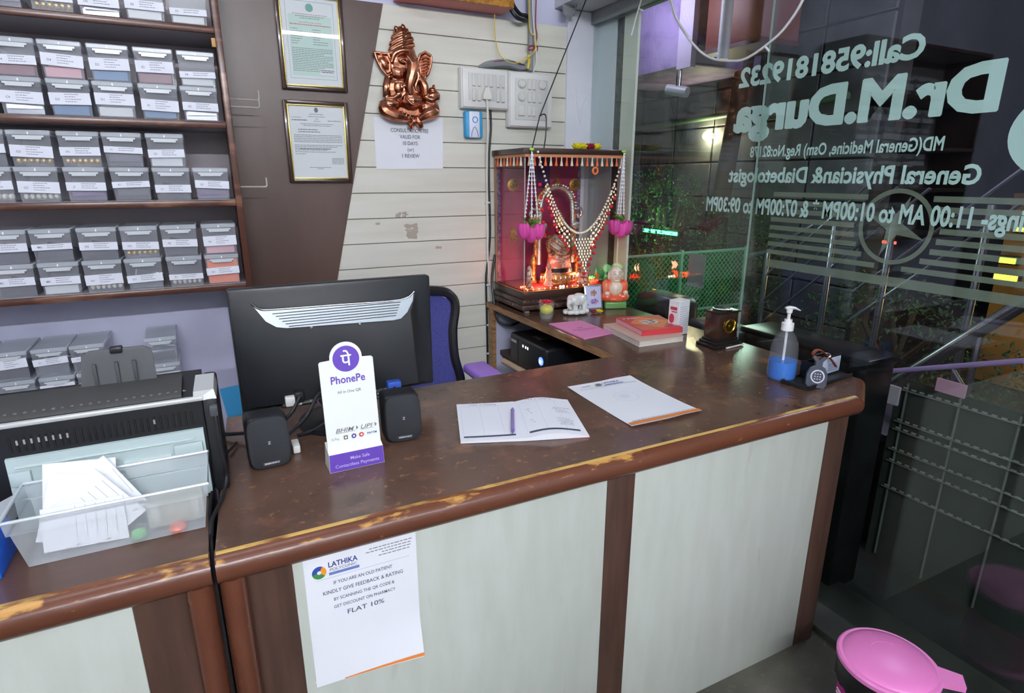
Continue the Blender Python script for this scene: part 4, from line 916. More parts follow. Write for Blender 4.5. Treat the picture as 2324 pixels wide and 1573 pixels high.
for i in range(12):
    x = -.022
    while x < .018: ww = rl.uniform(.004, .01); b.poly([(x, -.0243, .015+i*.008), (x+ww, -.0243, .015+i*.008), (x+ww, -.0243, .017+i*.008), (x, -.0243, .017+i*.008)]); x += ww+.003
obj('print_lines', b, M('lilac ink', (170, 172, 196), .7), t, smooth=False)
# ================================================================ wooden stand with steel bowl and brass dial
t = thing('incense_stand', 'dark wooden box with brass dial and steel bowl on top', 'stand', (1.503, 1.428, ZT+.0006), .04)
wd = M('dark polished wood', (62, 40, 30), .18, coat=.5, noise=(14, (42, 26, 20), .4, .65), stretch=(1, 1, .3)); blk = M('black lacquer', (34, 30, 28), .25)
for s in ((.064, 0, .012), (.056, .012, .022), (.049, .022, .03)): obj('base_step', B().box(-s[0], s[0], -s[0]*.72, s[0]*.72, s[1], s[2], .002), blk, t)
obj('body', B().box(-.044, .044, -.032, .032, .03, .118, .002), wd, t)
obj('top_plate', B().box(-.05, .05, -.037, .037, .118, .124, .002), blk, t)
obj('steel_bowl', B().lathe([(.03, 0), (.034, .006), (.032, .006), (.024, .002), (.001, .0015)], (0, 0, .124), 24), chrome, t)
dl = obj('brass_dial', B().lathe([(.026, 0), (.026, .004), (.022, .0055), (.019, .003), (.006, .0035), (.006, .005), (.0006, .005)], T=TR(.004, -.032, .073, rx=pi/2), n=28), M('brass', (232, 188, 70), .2, 1), t)
for i in range(8): obj('dial_mark', B().box(-.001, .001, -.0365, -.0345, .009, .016, T=TR(.004, 0, .073, ry=i*pi/4)), blk, dl)
obj('foot_bar', B().tube([(-.02, -.05, .003), (.066, -.046, .004)], .003, 8), white_p, t)

# ================================================================ hand sanitizer
t = thing('sanitizer_bottle', 'pump bottle of blue hand sanitizer at the counter end', 'bottle', (1.4, 1.088, ZT+.0006))
bt = M('clear bottle', (226, 232, 236), .06, spec=.8, alpha=.08)
pf = [(.036, 0), (.0385, .003), (.0395, .012), (.0385, .055), (.037, .09), (.033, .112), (.024, .13), (.0165, .139), (.015, .142), (.015, .147)]
obj('bottle_shell', B().lathe(pf, n=28), bt, t)
obj('sanitizer_liquid', B().lathe([(.034, .002), (.0372, .006), (.038, .012), (.0374, .055), (.0005, .0552)], n=28), M('blue gel', (0, 112, 214), .06, spec=.8, trans=.1), t)
obj('dip_tube', B().cyl((0, 0, .01), (0, 0, .145), .0035, n=8), M('tube plastic', (236, 240, 244), .3, alpha=.7), t)
wp = M('pump white', (236, 236, 236), .3)
obj('collar', B().lathe([(.0165, .143), (.0165, .164), (.0105, .166), (.0105, .174), (.0005, .174)], n=20), wp, t)
obj('pump_stem', B().lathe([(.0045, .172), (.0045, .19), (.0075, .193), (.0085, .205), (.0008, .205)], n=14), wp, t)
hd = Vector((.9, -.45, 0)).normalized()
obj('pump_head', B().tube([Vector((0, 0, .206))-hd*.012, Vector((0, 0, .208)), Vector((0, 0, .206))+hd*.014, Vector((0, 0, .199))+hd*.03], [.006, .0085, .007, .0028], 10, flat=.55), wp, t)

# ================================================================ desk organizer with tag and strap
t = thing('desk_organizer', 'black desk organizer tray beside the sanitizer bottle', 'organizer', (1.482, 1.032, ZT+.0006), .11)
obj('base_tray', B().box(-.112, .112, -.04, .04, 0, .007, .002), black_p, t)
obj('rim', B().tube([(-.11, -.038, .009), (.11, -.038, .009), (.11, .038, .009), (-.11, .038, .009), (-.11, -.038, .009)], .003, 6), black_p, t)
cup = obj('cup', B().box(-.03, .105, -.002, .0, .007, .064), black_p, t)
obj('cup', B().box(-.03, .105, .034, .036, .007, .05), black_p, t); obj('cup', B().box(-.032, -.03, -.002, .036, .007, .055), black_p, t); obj('cup', B().box(.103, .105, -.002, .036, .007, .058), black_p, t); obj('divider', B().box(.03, .032, 0, .034, .007, .05), black_p, t)
np_ = obj('name_plate', B().box(.01, .1, -.0055, -.002, .012, .058, .002), M('plate lilac', (176, 186, 206), .3), t)
b = B()
for i in range(4): b.poly([(.036, -.006, .02+i*.006), (.082-.006*(i % 2), -.006, .02+i*.006), (.082-.006*(i % 2), -.006, .0225+i*.006), (.036, -.006, .0225+i*.006)])
obj('print_lines', b, M('plate ink', (110, 122, 160), .6), np_, smooth=False)
t = thing('hanging_tag', 'dark bottle-shaped tag with a white ring leaning on the organizer', 'tag', (1.412, .985, ZT+.003), .1, rot=(radians(-12), .14, -.45)); t.scale = (1.2, 1.2, 1.12)
sh = [(-.018, 0), (.018, 0), (.024, .008), (.024, .034), (.016, .05), (.008, .054), (.008, .064), (.016, .074), (.011, .078), (.0, .068), (-.011, .077), (-.016, .073), (-.008, .063), (-.008, .054), (-.018, .048), (-.024, .034), (-.024, .008)]
obj('tag_body', B().poly([(x, 0, z) for x, z in sh], (0, .005, 0)), M('tag slate', (64, 68, 80), .4), t)
obj('ring_mark', B().lathe([(.0165, 0), (.0165, .0012), (.0135, .0012), (.0135, 0)], T=TR(0, -.0002, .028, rx=pi/2), cap=False, n=24), M('tag white', (206, 208, 220), .4), t)
b = B(); rl = random.Random(4)
for i in range(9):
    x, z = (i % 3-1)*.0062, .028+(i//3-1)*.0062; b.poly([(x-.0016, -.001, z-.0012), (x+.0016, -.001, z-.0012), (x+.0014, -.001, z+.0014), (x-.0014, -.001, z+.001)])
obj('emblem_dots', b, MATS['tag white'], t, smooth=False)
t = thing('key_strap', 'brown leather strap with a steel ring over the organizer', 'key ring', (1.49, 1.03, ZT+.05))
obj('strap', B().tube(spline([(.035, -.018, -.01), (.02, -.012, .01), (.005, .0, .028), (-.012, .01, .038), (-.026, .014, .028), (-.018, .012, .016), (.0, .008, .014)], 6), .0075, 8, flat=.35), M('brown leather', (132, 62, 40), .4), t)
obj('steel_ring', B().tube([(.0+.026*cos(a*pi/10), .004+.018*sin(a*pi/10), .018+.006*cos(a*pi/10)) for a in range(21)], .0018, 6), chrome, t)

# ================================================================ figurines and offerings
t = thing('offering_glass', 'small drinking glass with a lemon and red petals before the shrine', 'glass', (1.150, 2.012, ZT+.0006))
obj('tumbler', B().lathe([(.022, 0), (.024, .003), (.029, .02), (.0325, .075), (.0305, .075), (.027, .02), (.021, .008), (.0005, .008)], n=10), M('tumbler glass', (226, 236, 232), .05, spec=.8, alpha=.1), t)
tag(obj('lemon', B().ell((1.150, 2.012, ZT+.043), (.027, .027, .021)), M('lemon', (206, 206, 16), .35)), 'yellow lemon sitting in the drinking glass', 'lemon')
def blossom(loc, r, col, label, n=9, nm='flower'):
    t = thing(nm, label, 'flower', loc); m_ = M('petal %d %d %d' % col, col, .6)
    for ring_, k_ in ((1, n), (.62, n-2)):
        for i in range(k_):
            a = 2*pi*i/k_+ring_; obj('petal', B().ell((cos(a)*r*.55*ring_, sin(a)*r*.55*ring_, r*(.28+.35*(1-ring_))), (r*.45, r*.28, r*.12), Matrix.Rotation(a, 4, 'Z') @ Matrix.Rotation(-.5-.5*(1-ring_), 4, 'Y'), u=8, v=5), m_, t)
    obj('flower_heart', B().ell((0, 0, r*.4), (r*.3, r*.3, r*.25), u=8, v=5), m_, t)
    return t
blossom((1.150, 2.012, ZT+.064), .026, (204, 36, 58), 'red petals heaped on the lemon in the glass')
blossom((1.388, 2.025, ZT+.001), .018, (150, 30, 40), 'dark red flower before the small picture')
blossom((1.412, 2.022, ZT+.001), .02, (238, 206, 40), 'yellow flower beside the dark red flower on the counter')
# elephant
t = thing('elephant_figurine', 'white ceramic elephant figurine on a lotus base', 'figurine', (1.315, 2.05, ZT+.0006), .0)
cer = M('white ceramic', (226, 230, 228), .14, coat=.6)
b = B().ell((0, 0, .01), (.055, .035, .012), u=20, v=8)
for i in range(10): b.ell((.048*cos(i*pi/5), .03*sin(i*pi/5), .012), (.016, .012, .01), u=8, v=5)
remesh(obj('lotus_base', b, cer, t), .0022)
b = B().ell((.012, 0, .062), (.038, .027, .027)).ell((-.026, -.006, .064), (.022, .021, .022))
for x in (-.012, .034):
    for y in (-.014, .014): b.tube([(x, y, .055), (x, y, .016)], [.012, .0105], 10)
b.tube(spline([(-.04, -.012, .064), (-.048, -.016, .048), (-.045, -.018, .032), (-.036, -.02, .028)], 5), [.011, .0105, .01, .0095, .009, .0085, .008, .0075, .007, .0065, .006, .0055, .005, .005, .005, .005], 8)
b.ell((-.012, -.027, .06), (.015, .004, .019)).ell((-.02, .02, .062), (.014, .004, .018)).tube([(.048, 0, .06), (.055, -.004, .04)], [.004, .003], 6)
remesh(obj('elephant_body', b, cer, t), .0022)
obj('eye', B().ell((-.04, -.023, .07), (.002, .0012, .002), u=8, v=5), ink, t); obj('tusk', B().tube([(-.043, -.021, .053), (-.053, -.026, .046)], [.0028, .001], 6), M('tusk gold', (220, 186, 110), .3), t)
for x, z in ((.03, .08), (.044, .04), (-.01, .05)): obj('painted_dot', B().ell((x, -.024, z), (.002, .002, .002), u=6, v=4), ink, t)
# small picture frame
t = thing('small_picture', 'small silver framed picture of deities leaning before the shrine', 'picture frame', (1.432, 2.085, ZT+.0006), 0, rot=(radians(-12), 0, -.10))
obj('frame', B().box(-.042, .042, 0, .006, 0, .108, .002), M('silver frame', (190, 194, 204), .25, .7), t)
obj('picture', B().poly([(-.035, -.0006, .008), (.035, -.0006, .008), (.035, -.0006, .1), (-.035, -.0006, .1)]), M('picture lilac', (206, 210, 240), .5, noise=(24, (190, 194, 228), .4, .6)), t, smooth=False)
obj('figure_print', B().poly([(.0+.016*cos(a*pi/7), -.0012, .072+.017*sin(a*pi/7)*(1 if a % 2 else .6)) for a in range(14)]), M('print brown', (160, 120, 116), .6, noise=(90, (200, 170, 150), .5, .55)), t, smooth=False)
obj('figure_print', B().poly([(.002+.018*cos(a*pi/7), -.0012, .035+.014*sin(a*pi/7)*(1 if a % 2 else .7)) for a in range(14)]), M('print violet', (136, 96, 164), .6, noise=(90, (186, 150, 190), .5, .55)), t, smooth=False)
# laughing monk
t = thing('monk_figurine', 'laughing bald monk figurine in orange robe on green base', 'figurine', (1.535, 2.085, ZT+.0006), -.35)
sk = M('monk cream', (238, 218, 196), .16, coat=.6); ro = M('monk robe', (226, 92, 56), .2, coat=.5, noise=(16, (240, 150, 110), .5, .7)); gn = M('monk green', (112, 164, 96), .2, coat=.5)
obj('base', B().box(-.048, .048, -.034, .034, 0, .03, .006, 3), gn, t)
b = B().ell((0, .006, .075), (.048, .034, .055)).ell((-.036, -.004, .05), (.03, .03, .024)).ell((.036, -.004, .05), (.03, .03, .024)).ell((-.042, 0, .09), (.017, .02, .036)).ell((.042, 0, .09), (.017, .02, .036)).ell((0, .012, .118), (.036, .022, .022)).ell((0, -.012, .042), (.046, .026, .016))
remesh(obj('robe', b, ro, t), .0026)
b = B().ell((0, -.016, .088), (.031, .024, .034)).ell((0, -.006, .150), (.031, .03, .037)).ell((0, -.006, .128), (.024, .02, .02)).ell((-.03, -.004, .143), (.006, .008, .02)).ell((.03, -.004, .143), (.006, .008, .02)).ell((0, -.034, .146), (.005, .006, .007)).ell((0, -.028, .124), (.014, .01, .009))
b.ell((-.04, -.024, .068), (.012, .011, .01)).ell((.042, -.024, .07), (.012, .011, .01))
for s in (-1, 1):
    for i in range(4): b.tube([(s*.04, -.028, .062+i*.005), (s*.032, -.036, .060+i*.005)], [.003, .0026], 6)
remesh(obj('body', b, sk, t), .0024)
for s in (-1, 1):
    obj('eye', B().tube(spline([(s*.017, -.0305, .152), (s*.011, -.0335, .1545), (s*.005, -.0345, .152)], 4), .0011, 6), ink, t)
    obj('eyebrow', B().tube(spline([(s*.019, -.029, .160), (s*.012, -.033, .164), (s*.005, -.034, .161)], 4), .0009, 6), ink, t)
obj('mouth', B().tube(spline([(-.008, -.0335, .134), (0, -.0355, .131), (.008, -.0335, .134)], 4), [.0012]*9, 6), M('lips', (196, 60, 60), .3), t)
obj('navel', B().ell((0, -.0395, .082), (.0018, .001, .0018), u=6, v=4), M('navel brown', (180, 140, 120), .5), t)

# ================================================================ shrine cabinet
sx0, sx1, sy0, sy1 = 1.128, 1.598, 2.165, 2.452
SZ0, SZ1 = .882, 1.438
t = thing('shrine_cabinet', 'glass shrine cabinet with dark carved base and maroon lining', 'shrine', (0, 0, 0))
dw = M('carved dark wood', (70, 48, 40), .35, noise=(60, (104, 78, 64), .5, .65, 6), bump=(110, .9)); dw2 = M('dark wood', (58, 38, 32), .28, coat=.3)
obj('carved_base', B().box(sx0-.02, sx1+.003, sy0-.025, sy1, ZT+.012, .828, .006), dw, t)
for x in (sx0, sx1-.03):
    for y in (sy0-.01, sy1-.03): obj('foot', B().box(x, x+.02, y, y+.02, ZT+.0006, ZT+.013), M('foot grey', (150, 150, 150), .4), t)
obj('base_moulding', B().box(sx0-.016, sx1+.003, sy0-.02, sy1, .828, .85, .005), dw2, t)
obj('base_frame', B().box(sx0-.006, sx1+.002, sy0-.008, sy1, .85, SZ0, .002), dw2, t)
me_d = mesh(B().box(-.004, .004, -.002, .002, -.003, .003), dw2)
for i in range(26): o = obj('dentil', me_d, None, t); o.location = (sx0+.004+i*.0182, sy0-.0215, .8485)
obj('gilt_line', B().box(sx0-.006, sx1, sy0-.009, sy0-.004, SZ0, SZ0+.003), gold_m, t); obj('gilt_line', B().box(sx0-.007, sx0-.003, sy0-.008, sy1, SZ0, SZ0+.003), gold_m, t)
obj('top_board', B().box(sx0-.014, sx1+.005, sy0-.018, sy1, SZ1, SZ1+.022, .002), dw2, t)
sg = pane_mat('shrine glass', (250, 250, 250), 1.3)
obj('front_pane', B().box(sx0, sx1, sy0, sy0+.003, SZ0, SZ1), sg, t, smooth=False)
obj('left_pane', B().box(sx0, sx0+.003, sy0+.003, sy1, SZ0, SZ1), sg, t, smooth=False)
obj('right_pane', B().box(sx1-.003, sx1, sy0+.003, sy1, SZ0, SZ1), sg, t, smooth=False)
obj('corner_bead', B().cyl((sx0, sy0, SZ0), (sx0, sy0, SZ1), .0025, n=6), M('bead grey', (190, 180, 170), .3), t); obj('corner_bead', B().cyl((sx1, sy0, SZ0), (sx1, sy0, SZ1), .0025, n=6), M('bead white', (226, 226, 226), .3), t)
mar = M('maroon cloth', (172, 54, 94), .75, noise=(4, (140, 38, 84), .4, .6), bump=(300, .2))
bc = obj('backcloth', B().box(sx0+.004, sx1-.03, sy1-.012, sy1-.006, SZ0, SZ1), mar, t)
obj('cloth_border', B().box(sx0+.004, sx0+.02, sy1-.0135, sy1-.0115, SZ0, SZ1), M('silver border', (150, 140, 170), .4, .3, noise=(90, (100, 96, 140), .45, .55)), bc); obj('cloth_border', B().box(sx1-.046, sx1-.03, sy1-.0135, sy1-.0115, SZ0, SZ1), MATS['silver border'], bc)
obj('violet_band', B().box(1.335, 1.40, sy1-.0133, sy1-.0118, 1.30, SZ1), M('violet cloth', (74, 30, 96), .7), bc)
obj('base_cloth', B().box(sx0+.004, sx1-.004, sy0+.006, sy1-.013, SZ0, SZ0+.004), M('red base cloth', (150, 40, 56), .6), t)
obj('left_frame', B().box(sx0-.003, sx0+.004, sy1-.012, sy1-.002, SZ0, SZ1), M('frame copper', (170, 120, 90), .4), t)
for x, nm in ((1.212, 0), (1.535, 1)):   # om medallions
    md = obj('medallion', B().lathe([(.028, 0), (.028, .002), (.025, .0035), (.0005, .003)], T=TR(x, sy1-.012, 1.315, rx=pi/2), n=28), M('medallion gold', (196, 152, 66), .35, .8), t)
    obj('om_sign', B().text('ॐ', FRONT(x, sy1-.0166, 1.298), .042, 'c', .015), M('medallion dark', (110, 54, 40), .5), md, smooth=False)
pq = obj('gold_plaque', B().poly([(1.192, sy1-.0135, 1.065), (1.228, sy1-.0135, 1.065), (1.228, sy1-.0135, 1.105)]+[(1.21+.018*cos(a*pi/8), sy1-.0135, 1.105+.02*sin(a*pi/8)) for a in range(1, 8)]+[(1.192, sy1-.0135, 1.105)], (0, -.002, 0)), M('plaque gold', (210, 160, 80), .35, .7, noise=(120, (150, 90, 50), .45, .6)), t)
# fringe of tassels under the top board
to = [M('tassel cream', (226, 214, 190), .7), M('tassel orange', (232, 108, 62), .7)]
obj('fringe_band', B().box(sx0-.008, sx1+.002, sy0-.014, sy0-.011, SZ1-.012, SZ1-.001), M('fringe tan', (196, 134, 96), .7), t); obj('fringe_band', B().box(sx0-.0095, sx0-.0065, sy0-.014, sy1-.02, SZ1-.012, SZ1-.001), MATS['fringe tan'], t)
me_t = [mesh(B().lathe([(.0022, 0), (.003, -.006), (.0025, -.012), (.0068, -.034), (.005, -.036)], n=8), m_) for m_ in to]
for i in range(19): o = obj('tassel', me_t[i % 2], None, t); o.location = (sx0+.012+i*.0248, sy0-.013, SZ1-.01)
for i in range(8): o = obj('tassel', me_t[i % 2], None, t); o.location = (sx0-.008, sy0+.02+i*.031, SZ1-.01)
obj('orange_ring', B().tube([(1.455+.012*cos(a*pi/9), sy0-.012, 1.375+.013*sin(a*pi/9)) for a in range(19)], .0045, 8), M('ring orange', (236, 120, 60), .5), t)

# ---------------------------------------------------------------- deity idol inside
t = thing('deity_idol', 'ornate standing deity idol with jewelled arch inside the shrine', 'idol', (1.375, 2.30, SZ0+.0045)); t.scale = (1, 1, .82)
orn = M('ornate gold', (212, 164, 92), .3, .7, noise=(70, (170, 96, 50), .45, .6, 6), bump=(150, .8)); slvr = M('ornate silver', (206, 204, 198), .25, .8, bump=(160, .8)); blkid = M('idol black', (34, 30, 34), .25); skin_i = M('idol jewelled', (196, 150, 104), .35, .4, noise=(80, (120, 60, 50), .5, .58, 5), bump=(150, .8))
obj('pedestal', B().lathe([(.098, 0), (.1, .012), (.09, .02), (.094, .045), (.086, .055), (.0005, .056)], n=28, T=Matrix.Diagonal((1, .6, 1, 1))), orn, t)
me_p = mesh(B().lathe([(.0045, 0), (.006, -.012), (.004, -.026), (.001, -.03)], n=8), slvr)
for i in range(13):
    a = pi+pi*(i+.5)/13; o = obj('pedestal_drop', me_p, None, t); o.location = (.096*cos(a), .058*sin(a), .045)
obj('robe', B().lathe([(.066, .056), (.06, .1), (.054, .15), (.058, .2), (.052, .235), (.024, .262), (.0005, .264)], n=24, T=Matrix.Diagonal((1, .62, 1, 1))), M('idol robe', (196, 120, 96), .4, .3, noise=(46, (230, 214, 200), .48, .56, 5), bump=(140, .6)), t)
obj('dark_skirt', B().lathe([(.068, .06), (.066, .082), (.05, .083)], n=24, cap=False, T=Matrix.Diagonal((1, .64, 1, 1))), blkid, t)
for i, (z, r_) in enumerate(((.235, .034), (.215, .046), (.19, .056), (.165, .056), (.14, .054))):   # necklaces
    obj('necklace', B().tube(spline([(-r_, -.016, z+.03), (-r_*.6, -.037, z), (0, -.043, z-.014), (r_*.6, -.037, z), (r_, -.016, z+.03)], 5), .0035, 6), (slvr, orn)[i % 2], t)
b = B().ell((0, -.006, .285), (.022, .022, .028)); b.ell((0, -.028, .282), (.004, .004, .006)).ell((-.022, -.004, .282), (.004, .006, .01)).ell((.022, -.004, .282), (.004, .006, .01))
obj('face', b, blkid, t)
obj('forehead_mark', B().poly([(-.008, -.0295, .286), (-.003, -.0305, .284), (-.004, -.0275, .304), (-.01, -.0265, .303)]).poly([(.008, -.0295, .286), (.003, -.0305, .284), (.004, -.0275, .304), (.01, -.0265, .303)]), M('mark white', (240, 240, 236), .5), t, smooth=False)
obj('crown', B().lathe([(.024, .305), (.027, .312), (.023, .33), (.02, .352), (.012, .372), (.004, .386), (.0005, .392)], n=20), orn, t)
for s in (-1, 1):
    b = B().tube(spline([(s*.042, 0, .245), (s*.06, -.004, .21), (s*.058, -.02, .17), (s*.05, -.035, .155)], 5), [.012]*6+[.01]*5+[.008]*5, 8).ell((s*.05, -.04, .16), (.01, .007, .014))
    for j in range(4): b.tube([(s*.05-.006+j*.004, -.043, .166), (s*.05-.006+j*.004, -.044, .180)], [.0022, .0016], 6)
    obj('arm', b, skin_i, t)
    b = B().tube(spline([(s*.04, .006, .25), (s*.075, .006, .26), (s*.082, .0, .295)], 5), .008, 8); obj('raised_arm', b, skin_i, t)
    obj('attribute', B().lathe([(.017, 0), (.019, .005), (.012, .009), (.001, .009)], T=TR(s*.084, .0, .31, rx=pi/2), n=16), slvr, t)
    obj('side_pillar', B().lathe([(.018, 0), (.02, .01), (.012, .02), (.011, .1), (.017, .11), (.015, .13), (.008, .15), (.0005, .16)], (s*.115, .03, 0), 14), orn, t)
    obj('side_attendant', B().lathe([(.02, 0), (.022, .012), (.014, .03), (.018, .06), (.011, .085), (.013, .1), (.006, .12), (.0005, .13)], (s*.088-.005, -.07, 0), 14), (M('attendant clay', (224, 170, 150), .4, noise=(60, (190, 90, 60), .5, .6)), slvr)[s > 0], t)
arch = [(.082*cos(pi*j/20), .03, .41+.10*sin(pi*j/20)) for j in range(21)]
obj('arch', B().tube([(.088, .03, .1)]+[(.086, .03, .33)]+arch+[(-.086, .03, .33), (-.088, .03, .1)], .011, 8), slvr, t)
obj('arch_back', B().tube([(.104, .036, .1)]+[(.1, .036, .33)]+[(x*1.16, .036, .41+(z-.41)*1.14) for x, _, z in arch]+[(-.1, .036, .33), (-.104, .036, .1)], .009, 8), orn, t)
me_g = mesh(B().ell((0, 0, 0), .0058, u=8, v=6), M('jewel white', (240, 234, 226), .15, .3)); me_g2 = mesh(B().ell((0, 0, 0), .0062, u=8, v=6), M('jewel red', (210, 70, 50), .2))
for j in range(27):
    a = -.25+(pi+.5)*j/26; o = obj('arch_jewel', me_g if j % 4 else me_g2, None, t); o.location = (.095*cos(a), .02, .41+.115*sin(a))
obj('arch_finial', B().lathe([(.012, 0), (.016, .012), (.008, .026), (.0005, .04)], (0, .03, .525), 12), orn, t)
for s in (-1, 1): obj('arch_scroll', B().tube(spline([(s*.098, .03, .39), (s*.122, .03, .40), (s*.132, .03, .37), (s*.118, .03, .35), (s*.108, .03, .37)], 5), .008, 8), slvr, t)
tag(obj('small_temple', B().lathe([(.03, 0), (.032, .008), (.026, .012), (.026, .05), (.034, .056), (.03, .064), (.022, .07), (.024, .08), (.012, .1), (.003, .115), (.0005, .12)], (1.455, 2.215, SZ0+.0045), 8), M('temple silver', (222, 196, 176), .35, .4, noise=(80, (150, 90, 76), .5, .58, 5), bump=(160, .8))), 'small domed silver temple model at the front of the shrine', 'ornament')
tag(obj('small_pillar', B().lathe([(.017, 0), (.018, .008), (.012, .014), (.013, .04), (.016, .046), (.011, .06), (.012, .085), (.004, .1), (.0005, .104)], (1.17, 2.2, SZ0+.0045), 12), M('temple silver', ())), 'small carved pillar at the front left corner inside the shrine', 'ornament')
tag(obj('peacock_ornament', B().ell((1.555, 2.235, SZ0+.035), (.028, .008, .03)).ell((1.535, 2.228, SZ0+.05), (.007, .007, .016)).ell((1.532, 2.222, SZ0+.067), (.006, .006, .006)).ell((1.552, 2.232, SZ0+.012), (.02, .012, .008)), M('peacock green', (60, 190, 120), .3, .2, noise=(60, (190, 150, 60), .5, .58))), 'small green and gold peacock ornament inside the shrine', 'ornament')
# string lights and their glow
def lights(pts, col, es, name, label, r=.0035):
    b = B()
    for p in pts: b.ell(p, r, u=8, v=5)
    tag(obj(name, b, M('glow %s' % (col,), col, emis=col, es=es)), label, 'string lights')
rl = random.Random(6)
lights([(sx0+.02+rl.uniform(0, .05), sy0+.015+rl.uniform(0, .08), SZ0+.008) for _ in range(16)], (255, 90, 50), 4, 'string_light', 'red string lights in the front left corner of the shrine')
lights([(1.47+rl.uniform(0, .05), sy0+.03+rl.uniform(0, .05), SZ0+.01+rl.uniform(0, .012)) for _ in range(16)], (255, 40, 30), 4, 'string_light', 'red string lights beside the little temple')
lights([(1.52+rl.uniform(0, .05), sy0+.09+rl.uniform(0, .06), SZ0+.01+rl.uniform(0, .01)) for _ in range(14)], (60, 255, 70), 2.2, 'string_light', 'green string lights beside the peacock ornament')
lights([(sx0+.02+i*.028, sy0+.008, SZ0+.007) for i in range(12)], (255, 150, 60), 3, 'string_light', 'warm string lights along the front edge of the shrine', .003)
lights([(1.31, sy0+.008, SZ0+.009), (1.325, sy0+.008, SZ0+.009)], (255, 250, 240), 10, 'string_light', 'bright white lamp pair at the shrine front edge', .005)
for loc, c, e in (((1.25, 2.25, SZ0+.05), (1, .28, .16), .22), ((1.45, 2.25, SZ0+.05), (1, .3, .2), .25), ((1.55, 2.3, SZ0+.05), (.3, 1, .35), .03)):
    ld = bpy.data.lights.new('shrine_glow', 'POINT'); ld.energy = e; ld.color = c; ld.shadow_soft_size = .02
    lo = bpy.data.objects.new('shrine_glow', ld); COL.objects.link(lo); lo.location = loc

# ---------------------------------------------------------------- garlands
wf = M('garland white', (232, 232, 238), .6); pk = M('lotus pink', (236, 84, 176), .5, rand=.3); gl_ = M('leaf green', (92, 132, 44), .6)
me_f = mesh(B().lathe([(.0014, .011), (.002, .003), (.0052, -.006), (.0014, -.004)], n=7), wf)
lotus = B().lathe([(.003, .024), (.012, .018), (.0185, .004), (.018, -.008), (.011, -.02), (.002, -.028)], n=12)
for i in range(6): a = i*pi/3; lotus.ell((.011*cos(a), .011*sin(a), 0), (.012, .012, .026), Matrix.Rotation(a, 4, 'Z') @ Matrix.Rotation(.18, 4, 'Y'), u=8, v=6)
me_l = mesh(lotus, pk)
me_lf = mesh(B().ell((.012, 0, 0), (.014, .007, .0025), u=8, v=5), gl_)
def hang(x, y, ztop, zbot, label, spread):
    t = thing('flower_garland', label, 'garland', (x, y, ztop), 0, 'hanging lotus garlands')
    obj('hook_bead', B().ell((0, 0, .004), (.011, .008, .006)), M('lime bead', (160, 220, 70), .4), t)
    n = 17; L_ = ztop-zbot
    for s in spread:
        st_ = obj('string', B().tube([(0, 0, 0), (s, 0, -L_)], .001, 5), wf, t)
        for i in range(1, n):
            u = i/n; o = obj('floret', me_f, None, st_); o.location = (s*u, -.003, -L_*u); o.rotation_euler = (0, 0, i)
    lt = random.Random(len(label))
    for i in range(14): o = obj('leaf', me_lf, None, t); o.location = (lt.uniform(-.025, .025), lt.uniform(-.01, .01), -L_-lt.uniform(-.005, .022)); o.rotation_euler = (lt.uniform(-1, 1), lt.uniform(-1, 1), lt.uniform(0, 6.3))
    for dx, dz in ((-.034, -.045), (.0, -.06), (.034, -.05)): o = obj('lotus_bud', me_l, None, t); o.scale = (1.12, 1.12, 1.25); o.location = (dx, -.004, -L_+dz); o.rotation_euler = (0, dx*3, dx*20)
hang(1.144, sy0-.025, SZ1+.012, 1.185, 'white garland with pink lotus buds at the left front corner', (-.03, .002, .03))
hang(1.588, sy0-.025, SZ1+.012, 1.185, 'white garland with pink lotus buds at the right front corner', (-.02, -.004, .014))
# jewelled swag
t = thing('bead_swag', 'gold bead swag with red pompoms across the shrine front', 'garland', (0, 0, 0))
gb_ = M('bead gold', (222, 196, 160), .3, .55); rp_ = M('pompom red', (206, 40, 46), .8)
def para(u): return Vector((1.175+.42*u, sy0-.02, 1.12+.325*abs(2*u-1)**2.0))
me_bd = mesh(B().ell((0, 0, 0), .0056, u=8, v=6), M('bead pearl', (240, 228, 204), .2, .3))
for i in range(66): o = obj('bead', me_bd, None, t); o.location = para(i/65)
# pendants made of small bells: left cluster, middle triangle, right cluster
bell = [(.0006, .004), (.003, .003), (.0052, -.005), (.0045, -.006)]
me_be = mesh(B().lathe(bell, n=8), gb_); me_po = mesh(B().ell((0, 0, 0), (.009, .007, .008), u=8, v=6), rp_)
def bells(x, z, k=me_be): o = obj('bell' if k is me_be else 'pompom', k, None, t); o.location = (x, sy0-.021, z)
for r_ in range(12):
    w_ = int(8-abs(r_-1)*.72)
    for i in range(max(1, w_)): bells(1.41+(i-(w_-1)/2)*.0145, 1.095-r_*.0125)
    if r_ in (3, 5, 7, 9): 
        for s in (-1, 1): bells(1.41+s*(w_/2+.7)*.0145, 1.095-r_*.0125, me_po)
bells(1.41, .945, me_po)
for c0, c1 in ((.10, .36), (.64, .90)):
    for j in range(9):
        u = c0+(c1-c0)*j/8; p = para(u); deep = 3+int(4*(1-abs(u-.5)*1.6))
        for i in range(deep): bells(p.x+(.004 if i % 2 else -.004), p.z-.014-i*.0125)
        bells(p.x, p.z-.018-deep*.0125, me_po)
for i in range(5): bells(1.185+.006*i, 1.35-.05*i-.03, me_po)
# flowers on top of the shrine
for x, y, c, l in ((1.418, 2.24, (238, 222, 30), 'yellow flower on the shrine top, leftmost'), (1.448, 2.245, (232, 214, 40), 'small yellow flower between the yellow and crimson ones on top'), (1.482, 2.24, (150, 24, 60), 'crimson flower on the shrine top'), (1.514, 2.24, (236, 218, 40), 'yellow flower on the shrine top, rightmost')):
    blossom((x, y, SZ1+.0225), .027, c, l).scale = (1, 1, 1.5)

